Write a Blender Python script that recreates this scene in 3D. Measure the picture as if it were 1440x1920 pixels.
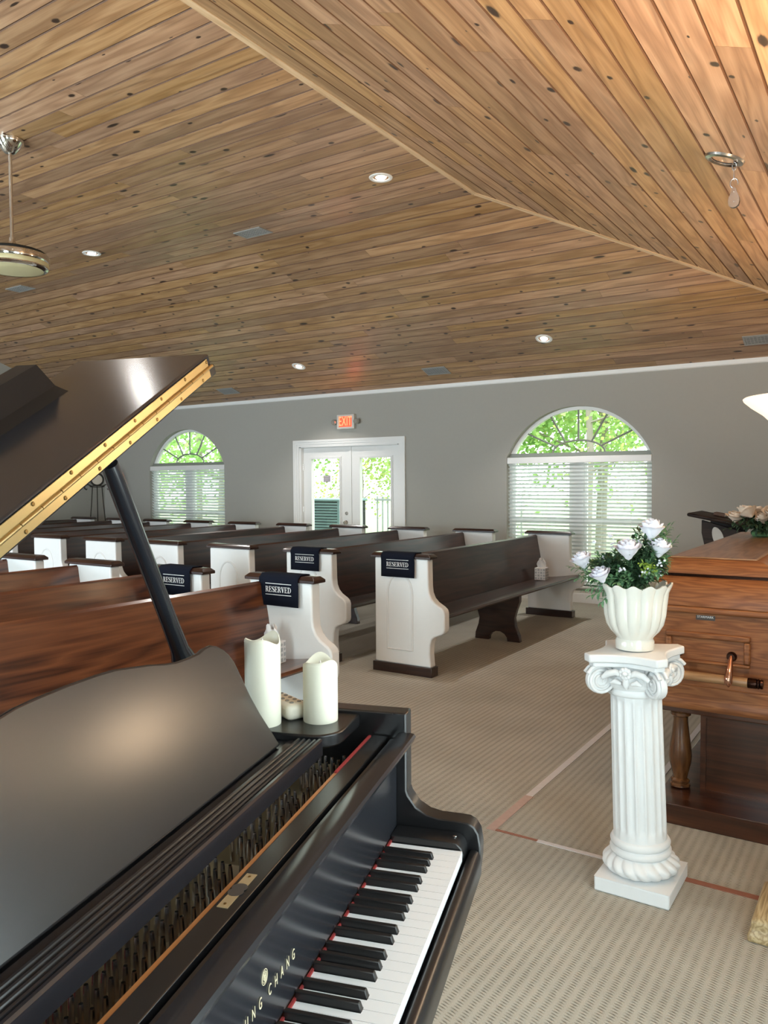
import bpy, bmesh, math, random
from mathutils import Vector, Matrix
R = math.radians
random.seed(7)
sc = bpy.context.scene
for o in list(bpy.data.objects):
    bpy.data.objects.remove(o, do_unlink=True)
C = sc.collection

# ------------------------------------------------------------------ camera
EYE = Vector((0.0, 0.0, 1.46))
YAW, PITCH, ROLL = R(33.273), R(2.225), R(-0.379)
fwd = Vector((-math.sin(YAW) * math.cos(PITCH), math.cos(YAW) * math.cos(PITCH), -math.sin(PITCH)))
rgt0 = Vector((math.cos(YAW), math.sin(YAW), 0))
up0 = rgt0.cross(fwd)
rgt = rgt0 * math.cos(ROLL) + up0 * math.sin(ROLL)
upv = up0 * math.cos(ROLL) - rgt0 * math.sin(ROLL)
cam_d = bpy.data.cameras.new('camera')
cam = bpy.data.objects.new('camera', cam_d)
C.objects.link(cam)
cam_d.sensor_fit = 'HORIZONTAL'
cam_d.sensor_width = 36.0
cam_d.lens = 36.0 * 1469.0 / 1440.0
cam_d.clip_start = 0.02
cam_d.clip_end = 300
mw = Matrix.Identity(4)
for i in range(3):
    mw[i][0], mw[i][1], mw[i][2], mw[i][3] = rgt[i], upv[i], -fwd[i], EYE[i]
cam.matrix_world = mw
sc.camera = cam

# ------------------------------------------------------------------ world, exposure
vs = sc.view_settings
vs.view_transform = 'Standard'
vs.look = 'None'
vs.gamma = 1.0
vs.use_curve_mapping = False
vs.exposure = 0.0
w = bpy.data.worlds.new('overcast_sky')
sc.world = w
w.use_nodes = True
bg = w.node_tree.nodes['Background']
bg.inputs['Color'].default_value = (0.93, 0.97, 1.0, 1)
bg.inputs['Strength'].default_value = 5.6

# room constants (metres)
YW = 9.08      # window wall
YN = -1.20     # wall behind the camera
XF = 0.214     # front wall
XB = -12.0     # back wall
ZE = 2.725     # eave height
ZF = 3.835     # flat ceiling height
PM = 0.35
RUN = (ZF - ZE) / PM
YK = YW - RUN
YKN = YN + RUN
XK = XF - RUN

def lamp(name, kind, loc, energy, color=(1, 1, 1), target=None, **kw):
    d = bpy.data.lights.new(name, kind)
    d.energy = energy
    d.color = color
    for k, v in kw.items():
        setattr(d, k, v)
    o = bpy.data.objects.new(name, d)
    C.objects.link(o)
    o.location = loc
    if target is not None:
        o.rotation_euler = (Vector(target) - Vector(loc)).to_track_quat('-Z', 'Y').to_euler()
    return o

# daylight fill from unseen windows added in the wall behind the camera
DAY = (0.77, 0.89, 1.0)
NWIN1 = (-2.24, -.46)      # unseen windows and door added behind the camera, placed to light the piano
NWIN2 = (-6.00, -4.22)
NDOOR = (-9.80, -8.04)
FWIN = (.30, 2.08)         # window in the front wall beside the camera
lamp('daylight_front_window', 'AREA', (XF + 0.22, 1.19, 1.25), 27, DAY, (-5, 1.19, 1.0), shape='RECTANGLE', size=1.7, size_y=2.1)
lamp('added_near_window_fill', 'AREA', (-1.35, YN - 0.22, 1.25), 150, DAY, (-1.35, 5, 1.0), shape='RECTANGLE', size=1.75, size_y=2.1)
lamp('added_middle_window_fill', 'AREA', (-5.11, YN - 0.22, 1.25), 430, DAY, (-5.11, 5, 1.0), shape='RECTANGLE', size=1.75, size_y=2.1)
lamp('added_rear_door_fill', 'AREA', (-8.92, YN - 0.22, 1.1), 330, DAY, (-8.92, 5, 1.0), shape='RECTANGLE', size=1.6, size_y=1.9)

# ------------------------------------------------------------------ mesh helpers
class MB:
    def __init__(s):
        s.v = []; s.f = []
    def add(s, vs_, fs):
        b = len(s.v)
        s.v += [tuple(p) for p in vs_]
        s.f += [tuple(i + b for i in f) for f in fs]
        return s
    def box(s, x0, x1, y0, y1, z0, z1):
        return s.add([(x0, y0, z0), (x1, y0, z0), (x1, y1, z0), (x0, y1, z0), (x0, y0, z1), (x1, y0, z1), (x1, y1, z1), (x0, y1, z1)],
                     [(0, 3, 2, 1), (4, 5, 6, 7), (0, 1, 5, 4), (1, 2, 6, 5), (2, 3, 7, 6), (3, 0, 4, 7)])
    def prism(s, poly, a0, a1, axis='y'):
        """poly: list of 2-D points; extruded along axis. axis y: (x,z); x: (y,z); z: (x,y)"""
        def P(p, a):
            return (p[0], a, p[1]) if axis == 'y' else (a, p[0], p[1]) if axis == 'x' else (p[0], p[1], a)
        n = len(poly)
        vs_ = [P(p, a0) for p in poly] + [P(p, a1) for p in poly]
        fs = [tuple(range(n)), tuple(range(2 * n - 1, n - 1, -1))]
        fs += [(i, i + n, (i + 1) % n + n, (i + 1) % n) for i in range(n)]
        return s.add(vs_, fs)
    def lathe(s, prof, n=32, c=(0, 0, 0), mod=None, axis='z', caps=True):
        vs_, fs = [], []
        for (r, z) in prof:
            for i in range(n):
                t = 2 * math.pi * i / n
                rr = r * (mod(t, z) if mod else 1)
                x, y = rr * math.cos(t), rr * math.sin(t)
                if axis == 'z': p = (c[0] + x, c[1] + y, c[2] + z)
                elif axis == 'x': p = (c[0] + z, c[1] + x, c[2] + y)
                else: p = (c[0] + y, c[1] + z, c[2] + x)
                vs_.append(p)
        m = len(prof)
        for j in range(m - 1):
            for i in range(n):
                a, b = j * n + i, j * n + (i + 1) % n
                fs.append((a, b, b + n, a + n))
        if caps:
            if prof[0][0] > 1e-5: fs.append(tuple(range(n - 1, -1, -1)))
            if prof[-1][0] > 1e-5: fs.append(tuple(range((m - 1) * n, m * n)))
        return s.add(vs_, fs)
    def tube(s, pts, r, n=8, closed=False, caps=True):
        pts = [Vector(p) for p in pts]
        m = len(pts)
        rs = r if isinstance(r, (list, tuple)) else [r] * m
        vs_, fs = [], []
        ref = None
        for i, p in enumerate(pts):
            if closed: t = (pts[(i + 1) % m] - pts[i - 1])
            else: t = pts[min(i + 1, m - 1)] - pts[max(i - 1, 0)]
            if t.length < 1e-9: t = Vector((0, 0, 1))
            t.normalize()
            if ref is None:
                ref = Vector((0, 0, 1)) if abs(t.z) < .9 else Vector((1, 0, 0))
            a = t.cross(ref)
            if a.length < 1e-6: a = t.orthogonal()
            a.normalize()
            b = a.cross(t); b.normalize(); ref = b
            for k in range(n):
                an = 2 * math.pi * k / n
                vs_.append(p + a * (rs[i] * math.cos(an)) + b * (rs[i] * math.sin(an)))
        for i in range(m if closed else m - 1):
            j = (i + 1) % m
            for k in range(n):
                k2 = (k + 1) % n
                fs.append((i * n + k, i * n + k2, j * n + k2, j * n + k))
        if caps and not closed:
            fs.append(tuple(range(n - 1, -1, -1)))
            fs.append(tuple(range((m - 1) * n, m * n)))
        return s.add(vs_, fs)
    def ball(s, c, r, nu=14, nv=8, sc3=(1, 1, 1)):
        prof = [(max(1e-6, r * math.sin(math.pi * j / nv)), -r * math.cos(math.pi * j / nv)) for j in range(nv + 1)]
        b = len(s.v)
        s.lathe(prof, nu, (0, 0, 0), caps=False)
        for i in range(b, len(s.v)):
            p = s.v[i]
            s.v[i] = (c[0] + p[0] * sc3[0], c[1] + p[1] * sc3[1], c[2] + p[2] * sc3[2])
        return s
    def xf(s, M):
        s.v = [tuple(M @ Vector(p)) for p in s.v]
        return s
    def mesh(s, name, m=None, smooth=None):
        me = bpy.data.meshes.new(name)
        me.from_pydata(s.v, [], s.f)
        bm = bmesh.new(); bm.from_mesh(me)
        bmesh.ops.recalc_face_normals(bm, faces=bm.faces)
        bm.to_mesh(me); bm.free()
        if m is not None: me.materials.append(m)
        if smooth is not None:
            me.polygons.foreach_set('use_smooth', [True] * len(me.polygons))
            me.set_sharp_from_angle(angle=R(smooth))
        return me
    def build(s, name, m, parent=None, smooth=None, bevel=0, seg=2, loc=None, kind=None):
        return obj(name, s.mesh(name, m, smooth), parent, bevel, seg, loc, kind)

def obj(name, me, parent=None, bevel=0, seg=2, loc=None, kind=None):
    o = bpy.data.objects.new(name, me)
    C.objects.link(o)
    if parent is not None: o.parent = parent
    if loc is not None: o.location = loc
    if kind: o['kind'] = kind
    if bevel:
        b = o.modifiers.new('bevel', 'BEVEL')
        b.width = bevel; b.segments = seg; b.limit_method = 'ANGLE'; b.angle_limit = R(35)
        if me.polygons and not me.polygons[0].use_smooth:
            me.polygons.foreach_set('use_smooth', [True] * len(me.polygons))
            me.set_sharp_from_angle(angle=R(50))
        b.harden_normals = False
    return o

def tag(o, label, cat, group=None):
    o['label'] = label; o['category'] = cat
    if group: o['group'] = group
    return o

def thing(name, label, cat, loc=(0, 0, 0), rz=0.0, group=None):
    o = bpy.data.objects.new(name, None)
    C.objects.link(o)
    o.empty_display_size = 0.1
    o.location = loc; o.rotation_euler = (0, 0, rz)
    return tag(o, label, cat, group)

def struct(o):
    o['kind'] = 'structure'
    return o

def copy_tree(o, parent=None):
    c = o.copy(); C.objects.link(c)
    if parent is not None:
        c.parent = parent
        c.matrix_parent_inverse = o.matrix_parent_inverse.copy()
    for ch in list(o.children):
        copy_tree(ch, c)
    return c

def text_mesh(body, size, depth, align='CENTER', spacing=1.0, wx=1.0, name='lettering'):
    cu = bpy.data.curves.new(name, 'FONT')
    cu.body = body; cu.size = size; cu.extrude = depth
    cu.align_x = align; cu.align_y = 'CENTER'
    cu.space_character = spacing
    cu.resolution_u = 3
    t = bpy.data.objects.new(name, cu)
    C.objects.link(t)
    dg = bpy.context.evaluated_depsgraph_get()
    me = bpy.data.meshes.new_from_object(t.evaluated_get(dg))
    bpy.data.objects.remove(t, do_unlink=True)
    if wx != 1.0:
        for v in me.vertices: v.co.x *= wx
    me.name = name
    return me

# ------------------------------------------------------------------ materials
MATS = {}
def principled(name):
    m = bpy.data.materials.new(name)
    m.use_nodes = True
    MATS[name] = m
    nt = m.node_tree
    return m, nt, nt.nodes['Principled BSDF']

def plain(name, col, rough=0.5, metal=0.0, spec=0.5, coat=0.0, emit=None, estr=0.0, noise=0.0, nscale=30, bump=0.0, bscale=200, sss=0.0, trans=0.0, sheen=0.0, crough=0.1):
    m, nt, b = principled(name)
    b.inputs['Base Color'].default_value = (*col, 1)
    b.inputs['Roughness'].default_value = rough
    b.inputs['Metallic'].default_value = metal
    b.inputs['Specular IOR Level'].default_value = spec
    b.inputs['Coat Weight'].default_value = coat
    b.inputs['Coat Roughness'].default_value = crough
    b.inputs['Transmission Weight'].default_value = trans
    b.inputs['Sheen Weight'].default_value = sheen
    if sss:
        b.inputs['Subsurface Weight'].default_value = sss
        b.inputs['Subsurface Radius'].default_value = (0.02, 0.015, 0.01)
    if emit:
        b.inputs['Emission Color'].default_value = (*emit, 1)
        b.inputs['Emission Strength'].default_value = estr
    tc = nt.nodes.new('ShaderNodeTexCoord')
    n = nt.nodes.new('ShaderNodeTexNoise')
    n.inputs['Scale'].default_value = nscale
    n.inputs['Detail'].default_value = 4
    nt.links.new(tc.outputs['Object'], n.inputs['Vector'])
    mx = nt.nodes.new('ShaderNodeMix'); mx.data_type = 'RGBA'
    mx.inputs[6].default_value = (*[max(0, c * (1 - noise)) for c in col], 1)
    mx.inputs[7].default_value = (*[min(1, c * (1 + noise)) for c in col], 1)
    nt.links.new(n.outputs['Fac'], mx.inputs[0])
    nt.links.new(mx.outputs[2], b.inputs['Base Color'])
    if bump:
        n2 = nt.nodes.new('ShaderNodeTexNoise')
        n2.inputs['Scale'].default_value = bscale
        n2.inputs['Detail'].default_value = 3
        nt.links.new(tc.outputs['Object'], n2.inputs['Vector'])
        bp = nt.nodes.new('ShaderNodeBump')
        bp.inputs['Strength'].default_value = bump
        bp.inputs['Distance'].default_value = 0.01
        nt.links.new(n2.outputs['Fac'], bp.inputs['Height'])
        nt.links.new(bp.outputs['Normal'], b.inputs['Normal'])
    return m

def math_node(nt, op, a, b=None, c=None):
    n = nt.nodes.new('ShaderNodeMath'); n.operation = op
    for i, x in enumerate((a, b, c)):
        if x is None: continue
        if isinstance(x, (int, float)): n.inputs[i].default_value = x
        else: nt.links.new(x, n.inputs[i])
    return n.outputs[0]

def ramp(nt, fac, stops):
    r = nt.nodes.new('ShaderNodeValToRGB')
    el = r.color_ramp.elements
    while len(el) < len(stops): el.new(0.5)
    for e, (p, c) in zip(el, stops):
        e.position = p; e.color = (*c, 1) if len(c) == 3 else c
    nt.links.new(fac, r.inputs[0])
    return r.outputs[0]

def wood(name, dark, mid, light, axis='x', rough=0.4, coat=0.0, scale=1.0, rnd=0.0, ring=6.0, knots=0.0, spec=0.5, crough=0.08, bump=0.0, streak=0.0):
    """grain runs along the object's own axis; rnd uses the per-object random number"""
    m, nt, b = principled(name)
    tc = nt.nodes.new('ShaderNodeTexCoord')
    oi = nt.nodes.new('ShaderNodeObjectInfo')
    sx = nt.nodes.new('ShaderNodeSeparateXYZ')
    nt.links.new(tc.outputs['Object'], sx.inputs[0])
    order = {'x': (0, 1, 2), 'y': (1, 0, 2), 'z': (2, 0, 1)}[axis]
    a, u, v = (sx.outputs[i] for i in order)
    off = math_node(nt, 'MULTIPLY', oi.outputs['Random'], 37.0 if rnd else 0.0)
    a2 = math_node(nt, 'ADD', math_node(nt, 'MULTIPLY', a, 0.9 * scale), off)
    u2 = math_node(nt, 'ADD', math_node(nt, 'MULTIPLY', u, 9.0 * scale), math_node(nt, 'MULTIPLY', off, 1.7))
    v2 = math_node(nt, 'MULTIPLY', v, 9.0 * scale)
    cb = nt.nodes.new('ShaderNodeCombineXYZ')
    for i, s_ in enumerate((a2, u2, v2)): nt.links.new(s_, cb.inputs[i])
    n1 = nt.nodes.new('ShaderNodeTexNoise')
    n1.inputs['Scale'].default_value = 1.0; n1.inputs['Detail'].default_value = 2
    nt.links.new(cb.outputs[0], n1.inputs['Vector'])
    rings = math_node(nt, 'FRACT', math_node(nt, 'MULTIPLY', n1.outputs['Fac'], ring))
    tri = math_node(nt, 'ABSOLUTE', math_node(nt, 'SUBTRACT', math_node(nt, 'MULTIPLY', rings, 2.0), 1.0))
    cb2 = nt.nodes.new('ShaderNodeCombineXYZ')
    nt.links.new(math_node(nt, 'MULTIPLY', a2, 3.0), cb2.inputs[0])
    nt.links.new(math_node(nt, 'MULTIPLY', u2, 14.0), cb2.inputs[1])
    nt.links.new(math_node(nt, 'MULTIPLY', v2, 14.0), cb2.inputs[2])
    n2 = nt.nodes.new('ShaderNodeTexNoise'); n2.inputs['Scale'].default_value = 1.0; n2.inputs['Detail'].default_value = 3
    nt.links.new(cb2.outputs[0], n2.inputs['Vector'])
    fac = math_node(nt, 'ADD', math_node(nt, 'MULTIPLY', tri, 0.45), math_node(nt, 'MULTIPLY', n2.outputs['Fac'], 0.55))
    col = ramp(nt, fac, [(0.25, dark), (0.5, mid), (0.8, light)])
    if rnd:
        hs = nt.nodes.new('ShaderNodeHueSaturation')
        nt.links.new(col, hs.inputs['Color'])
        r2 = nt.nodes.new('ShaderNodeTexWhiteNoise'); r2.noise_dimensions = '1D'
        nt.links.new(math_node(nt, 'MULTIPLY', oi.outputs['Random'], 91.7), r2.inputs['W'])
        nt.links.new(math_node(nt, 'ADD', math_node(nt, 'MULTIPLY', r2.outputs['Value'], rnd), 1.0 - rnd / 2), hs.inputs['Value'])
        nt.links.new(math_node(nt, 'ADD', math_node(nt, 'MULTIPLY', oi.outputs['Random'], 0.012), 0.492), hs.inputs['Hue'])
        nt.links.new(math_node(nt, 'ADD', math_node(nt, 'MULTIPLY', oi.outputs['Random'], 0.2), 0.9), hs.inputs['Saturation'])
        col = hs.outputs[0]
    if knots:
        KA, KU = 2.1, 8.0
        cbk = nt.nodes.new('ShaderNodeCombineXYZ')
        nt.links.new(math_node(nt, 'ADD', math_node(nt, 'MULTIPLY', a, KA), math_node(nt, 'MULTIPLY', off, 3.1)), cbk.inputs[0])
        nt.links.new(math_node(nt, 'ADD', math_node(nt, 'MULTIPLY', u, KU), math_node(nt, 'MULTIPLY', off, 2.3)), cbk.inputs[1])
        vo = nt.nodes.new('ShaderNodeTexVoronoi'); vo.voronoi_dimensions = '2D'
        vo.inputs['Scale'].default_value = 1.0
        nt.links.new(cbk.outputs[0], vo.inputs['Vector'])
        sc_ = nt.nodes.new('ShaderNodeSeparateColor')
        nt.links.new(vo.outputs['Color'], sc_.inputs[0])
        df = nt.nodes.new('ShaderNodeVectorMath'); df.operation = 'SUBTRACT'
        nt.links.new(cbk.outputs[0], df.inputs[0]); nt.links.new(vo.outputs['Position'], df.inputs[1])
        ds = nt.nodes.new('ShaderNodeSeparateXYZ'); nt.links.new(df.outputs[0], ds.inputs[0])
        # elongation and size differ from knot to knot; many cells have none
        el_ = math_node(nt, 'ADD', math_node(nt, 'MULTIPLY', sc_.outputs[1], 0.65), 0.25)
        dx_ = math_node(nt, 'MULTIPLY', math_node(nt, 'DIVIDE', ds.outputs[0], KA), el_)
        dy_ = math_node(nt, 'DIVIDE', ds.outputs[1], KU)
        dist = math_node(nt, 'SQRT', math_node(nt, 'ADD', math_node(nt, 'MULTIPLY', dx_, dx_), math_node(nt, 'MULTIPLY', dy_, dy_)))
        size = math_node(nt, 'MULTIPLY', math_node(nt, 'MAXIMUM', math_node(nt, 'SUBTRACT', sc_.outputs[0], 0.32), 0.0), knots)
        wob = math_node(nt, 'MULTIPLY', math_node(nt, 'SUBTRACT', n2.outputs['Fac'], 0.5), 0.008)
        kn = math_node(nt, 'DIVIDE', math_node(nt, 'ADD', dist, wob), math_node(nt, 'ADD', size, 0.0001))
        k1 = ramp(nt, kn, [(0.0, (1, 1, 1)), (0.62, (0.95, 0.95, 0.95)), (0.8, (0.35, 0.35, 0.35)), (1.0, (0, 0, 0))])
        mx = nt.nodes.new('ShaderNodeMix'); mx.data_type = 'RGBA'
        nt.links.new(k1, mx.inputs[0])
        nt.links.new(col, mx.inputs[6])
        mx.inputs[7].default_value = (0.028, 0.013, 0.008, 1)
        col = mx.outputs[2]
        # soft halo streak along the grain round the knot
        cbs = nt.nodes.new('ShaderNodeCombineXYZ')
        nt.links.new(math_node(nt, 'ADD', math_node(nt, 'MULTIPLY', a, 1.1), off), cbs.inputs[0])
        nt.links.new(math_node(nt, 'ADD', math_node(nt, 'MULTIPLY', u, 16.0), off), cbs.inputs[1])
        n3 = nt.nodes.new('ShaderNodeTexNoise'); n3.inputs['Scale'].default_value = 1.3; n3.inputs['Detail'].default_value = 2
        nt.links.new(cbs.outputs[0], n3.inputs['Vector'])
        st = ramp(nt, n3.outputs['Fac'], [(0.58, (0, 0, 0)), (0.75, (0.45, 0.45, 0.45))])
        mx2 = nt.nodes.new('ShaderNodeMix'); mx2.data_type = 'RGBA'
        nt.links.new(st, mx2.inputs[0]); nt.links.new(col, mx2.inputs[6])
        mx2.inputs[7].default_value = (0.17, 0.105, 0.065, 1)
        col = mx2.outputs[2]
    nt.links.new(col, b.inputs['Base Color'])
    b.inputs['Roughness'].default_value = rough
    b.inputs['Coat Weight'].default_value = coat
    b.inputs['Coat Roughness'].default_value = crough
    b.inputs['Specular IOR Level'].default_value = spec
    if bump:
        bp = nt.nodes.new('ShaderNodeBump'); bp.inputs['Strength'].default_value = bump; bp.inputs['Distance'].default_value = 0.002
        nt.links.new(n2.outputs['Fac'], bp.inputs['Height'])
        nt.links.new(bp.outputs['Normal'], b.inputs['Normal'])
    return m

def carpet_mat():
    m, nt, b = principled('carpet')
    tc = nt.nodes.new('ShaderNodeTexCoord')
    sx = nt.nodes.new('ShaderNodeSeparateXYZ')
    nt.links.new(tc.outputs['Object'], sx.inputs[0])
    n0 = nt.nodes.new('ShaderNodeTexNoise'); n0.inputs['Scale'].default_value = 60; n0.inputs['Detail'].default_value = 1
    nt.links.new(tc.outputs['Object'], n0.inputs['Vector'])
    wob = math_node(nt, 'MULTIPLY', math_node(nt, 'SUBTRACT', n0.outputs['Fac'], 0.5), 0.010)
    X = math_node(nt, 'DIVIDE', math_node(nt, 'ADD', sx.outputs[0], wob), 0.034)
    row = math_node(nt, 'FLOOR', X)
    fx = math_node(nt, 'FRACT', X)
    band = math_node(nt, 'SUBTRACT', 1.0, math_node(nt, 'MULTIPLY', math_node(nt, 'ABSOLUTE', math_node(nt, 'SUBTRACT', fx, 0.5)), 2.6))
    band = math_node(nt, 'MAXIMUM', band, 0.0)
    Y = math_node(nt, 'ADD', math_node(nt, 'DIVIDE', math_node(nt, 'ADD', sx.outputs[1], math_node(nt, 'MULTIPLY', sx.outputs[0], 0.25)), 0.0115), math_node(nt, 'MULTIPLY', row, 0.37))
    fy = math_node(nt, 'ABSOLUTE', math_node(nt, 'SUBTRACT', math_node(nt, 'FRACT', Y), 0.5))
    dash = math_node(nt, 'MAXIMUM', math_node(nt, 'SUBTRACT', 1.0, math_node(nt, 'MULTIPLY', fy, 4.0)), 0.0)
    loop = math_node(nt, 'MULTIPLY', band, dash)
    nf = nt.nodes.new('ShaderNodeTexNoise'); nf.inputs['Scale'].default_value = 420; nf.inputs['Detail'].default_value = 2
    nt.links.new(tc.outputs['Object'], nf.inputs['Vector'])
    nb = nt.nodes.new('ShaderNodeTexNoise'); nb.inputs['Scale'].default_value = 1.6; nb.inputs['Detail'].default_value = 3
    nt.links.new(tc.outputs['Object'], nb.inputs['Vector'])
    fac = math_node(nt, 'ADD', math_node(nt, 'MULTIPLY', nf.outputs['Fac'], 0.5), math_node(nt, 'MULTIPLY', nb.outputs['Fac'], 0.5))
    col = ramp(nt, fac, [(0.3, (0.345, 0.318, 0.266)), (0.7, (0.535, 0.505, 0.435))])
    mx = nt.nodes.new('ShaderNodeMix'); mx.data_type = 'RGBA'
    nt.links.new(math_node(nt, 'MULTIPLY', loop, 0.66), mx.inputs[0])
    nt.links.new(col, mx.inputs[6]); mx.inputs[7].default_value = (0.10, 0.080, 0.058, 1)
    nt.links.new(mx.outputs[2], b.inputs['Base Color'])
    b.inputs['Roughness'].default_value = 0.95
    b.inputs['Specular IOR Level'].default_value = 0.15
    h = math_node(nt, 'SUBTRACT', math_node(nt, 'MULTIPLY', nf.outputs['Fac'], 0.35), loop)
    bp = nt.nodes.new('ShaderNodeBump'); bp.inputs['Strength'].default_value = 0.8; bp.inputs['Distance'].default_value = 0.006
    nt.links.new(h, bp.inputs['Height']); nt.links.new(bp.outputs['Normal'], b.inputs['Normal'])
    return m

def leaf_mat(name, c1, c2, trans=0.35):
    m, nt, b = principled(name)
    tc = nt.nodes.new('ShaderNodeTexCoord')
    n = nt.nodes.new('ShaderNodeTexNoise'); n.inputs['Scale'].default_value = 2.2 if trans else 60
    n.inputs['Detail'].default_value = 5
    nt.links.new(tc.outputs['Object'], n.inputs['Vector'])
    col = ramp(nt, n.outputs['Fac'], [(0.35, c1), (0.65, c2)])
    nt.links.new(col, b.inputs['Base Color'])
    b.inputs['Roughness'].default_value = 0.6
    if trans:
        tr = nt.nodes.new('ShaderNodeBsdfTranslucent')
        nt.links.new(col, tr.inputs['Color'])
        ms = nt.nodes.new('ShaderNodeMixShader'); ms.inputs[0].default_value = trans
        nt.links.new(b.outputs[0], ms.inputs[1]); nt.links.new(tr.outputs[0], ms.inputs[2])
        nt.links.new(ms.outputs[0], nt.nodes['Material Output'].inputs['Surface'])
    return m

def glass_mat(name, tint=(0.96, 1.0, 0.98)):
    m, nt, b = principled(name)
    g = nt.nodes.new('ShaderNodeBsdfTransparent'); g.inputs[0].default_value = (*tint, 1)
    gl = nt.nodes.new('ShaderNodeBsdfGlossy'); gl.inputs['Roughness'].default_value = 0.02
    lw = nt.nodes.new('ShaderNodeLayerWeight'); lw.inputs[0].default_value = 0.5
    rf = math_node(nt, 'ADD', math_node(nt, 'MULTIPLY', math_node(nt, 'POWER', lw.outputs['Facing'], 5.0), 0.8), 0.03)
    ms = nt.nodes.new('ShaderNodeMixShader')
    nt.links.new(rf, ms.inputs[0]); nt.links.new(g.outputs[0], ms.inputs[1]); nt.links.new(gl.outputs[0], ms.inputs[2])
    nt.links.new(ms.outputs[0], nt.nodes['Material Output'].inputs['Surface'])
    return m

M = {}
M['wall'] = plain('wall_paint', (0.365, 0.352, 0.318), 0.85, noise=0.02, bump=0.05, bscale=350, spec=0.3)
M['trim'] = plain('trim_white', (0.78, 0.77, 0.75), 0.45, noise=0.015)
M['carpet'] = carpet_mat()
M['pine'] = wood('knotty_pine', (0.28, 0.152, 0.070), (0.375, 0.217, 0.107), (0.465, 0.288, 0.153), 'x', 0.42, 0.15, 1.0, rnd=0.42, ring=5.0, knots=0.040, crough=0.25)
M['pine_trim'] = wood('pine_trim', (0.48, 0.32, 0.18), (0.60, 0.42, 0.25), (0.68, 0.50, 0.32), 'x', 0.5, 0.0, 1.4, ring=4)
M['groove_edge'] = plain('stained_shaded_bevel', (0.115, 0.048, 0.018), 0.6, noise=0.15)  # amber finish pooled in the grooves, darkened to carry their shade too
M['flap'] = plain('black_flap_polish', (0.016, 0.017, 0.021), 0.17, noise=0.1, spec=0.65)
M['black_matte'] = plain('black_dull_lacquer', (0.010, 0.010, 0.011), 0.5, noise=0.1, spec=0.25)
M['gilt'] = plain('gilt_lettering', (0.62, 0.55, 0.38), 0.5, metal=0.2, noise=0.05)
M['groove'] = plain('groove_shadow_board', (0.075, 0.032, 0.012), 0.8, noise=0.1)
M['mahogany'] = wood('dark_mahogany', (0.016, 0.006, 0.004), (0.036, 0.013, 0.008), (0.060, 0.022, 0.013), 'y', 0.34, 0.28, 0.9, ring=5.0, crough=0.18)
M['mahogany_x'] = wood('dark_mahogany_cap', (0.014, 0.005, 0.004), (0.028, 0.010, 0.007), (0.042, 0.016, 0.010), 'x', 0.30, 0.5, 1.2, ring=5.0, crough=0.12)
M['mahogany_red'] = wood('worn_lamplit_mahogany', (0.045, 0.013, 0.006), (0.105, 0.032, 0.013), (0.17, 0.058, 0.022), 'y', 0.30, 0.5, 0.8, ring=6.0, crough=0.16)  # redder tone mixes wear with lamplight put into the colour
M['pew_white'] = plain('pew_white_paint', (0.80, 0.795, 0.78), 0.42, noise=0.015)
M['navy'] = plain('navy_fabric', (0.006, 0.008, 0.016), 0.95, noise=0.2, nscale=400, bump=0.15, bscale=900, spec=0.15)
M['print_white'] = plain('white_print', (0.80, 0.80, 0.80), 0.8, noise=0.02)
M['black'] = plain('black_satin_lacquer', (0.010, 0.010, 0.011), 0.27, noise=0.1, spec=0.6)
M['black_gloss'] = plain('black_polish', (0.014, 0.015, 0.019), 0.20, noise=0.1, spec=0.6)
M['black_desk'] = plain('black_brushed_lacquer', (0.016, 0.016, 0.018), 0.235, noise=0.1, spec=0.7)
M['black_key'] = plain('ebony_key', (0.008, 0.008, 0.009), 0.38, noise=0.1)
M['ivory'] = plain('white_key_plastic', (0.82, 0.82, 0.83), 0.22, noise=0.01)
M['red_felt'] = plain('red_felt', (0.30, 0.045, 0.045), 0.95, noise=0.25, nscale=200, spec=0.1)
M['brass'] = plain('brass', (0.54, 0.44, 0.23), 0.32, metal=1.0, noise=0.08, nscale=12)
M['brass_dark'] = plain('brass_screw', (0.28, 0.17, 0.06), 0.4, metal=1.0, noise=0.1)
M['gold_plate'] = plain('bronze_painted_iron', (0.40, 0.29, 0.16), 0.45, metal=0.3, noise=0.12, nscale=14)
M['pinblock'] = plain('pin_block_wood', (0.16, 0.085, 0.035), 0.6, noise=0.2)
M['orange_wood'] = wood('pin_block_edge', (0.26, 0.10, 0.03), (0.38, 0.16, 0.05), (0.46, 0.21, 0.08), 'x', 0.45)
M['steel'] = plain('tuning_pin_steel', (0.62, 0.62, 0.64), 0.22, metal=1.0, noise=0.05)
M['nickel'] = plain('brushed_nickel', (0.62, 0.58, 0.53), 0.22, metal=1.0, noise=0.05)
M['chrome'] = plain('polished_chrome', (0.72, 0.70, 0.66), 0.08, metal=1.0, noise=0.02)
M['plaster'] = plain('white_plaster', (0.74, 0.75, 0.755), 0.6, noise=0.02, bump=0.05, bscale=160)
M['ceramic'] = plain('off_white_ceramic', (0.76, 0.75, 0.69), 0.16, noise=0.015, coat=0.4)
M['leaf'] = leaf_mat('artificial_leaf', (0.055, 0.15, 0.072), (0.17, 0.32, 0.15), 0.0)
M['leaf_dark'] = leaf_mat('dark_leaf', (0.012, 0.035, 0.016), (0.035, 0.085, 0.035), 0.0)
M['leaf_lime'] = leaf_mat('lime_sprig', (0.25, 0.38, 0.05), (0.42, 0.55, 0.10), 0.0)
M['stem'] = plain('green_stem', (0.05, 0.12, 0.04), 0.6, noise=0.1)
M['foam'] = plain('green_floral_foam', (0.10, 0.22, 0.09), 0.95, noise=0.15, bump=0.3, bscale=400)
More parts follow.
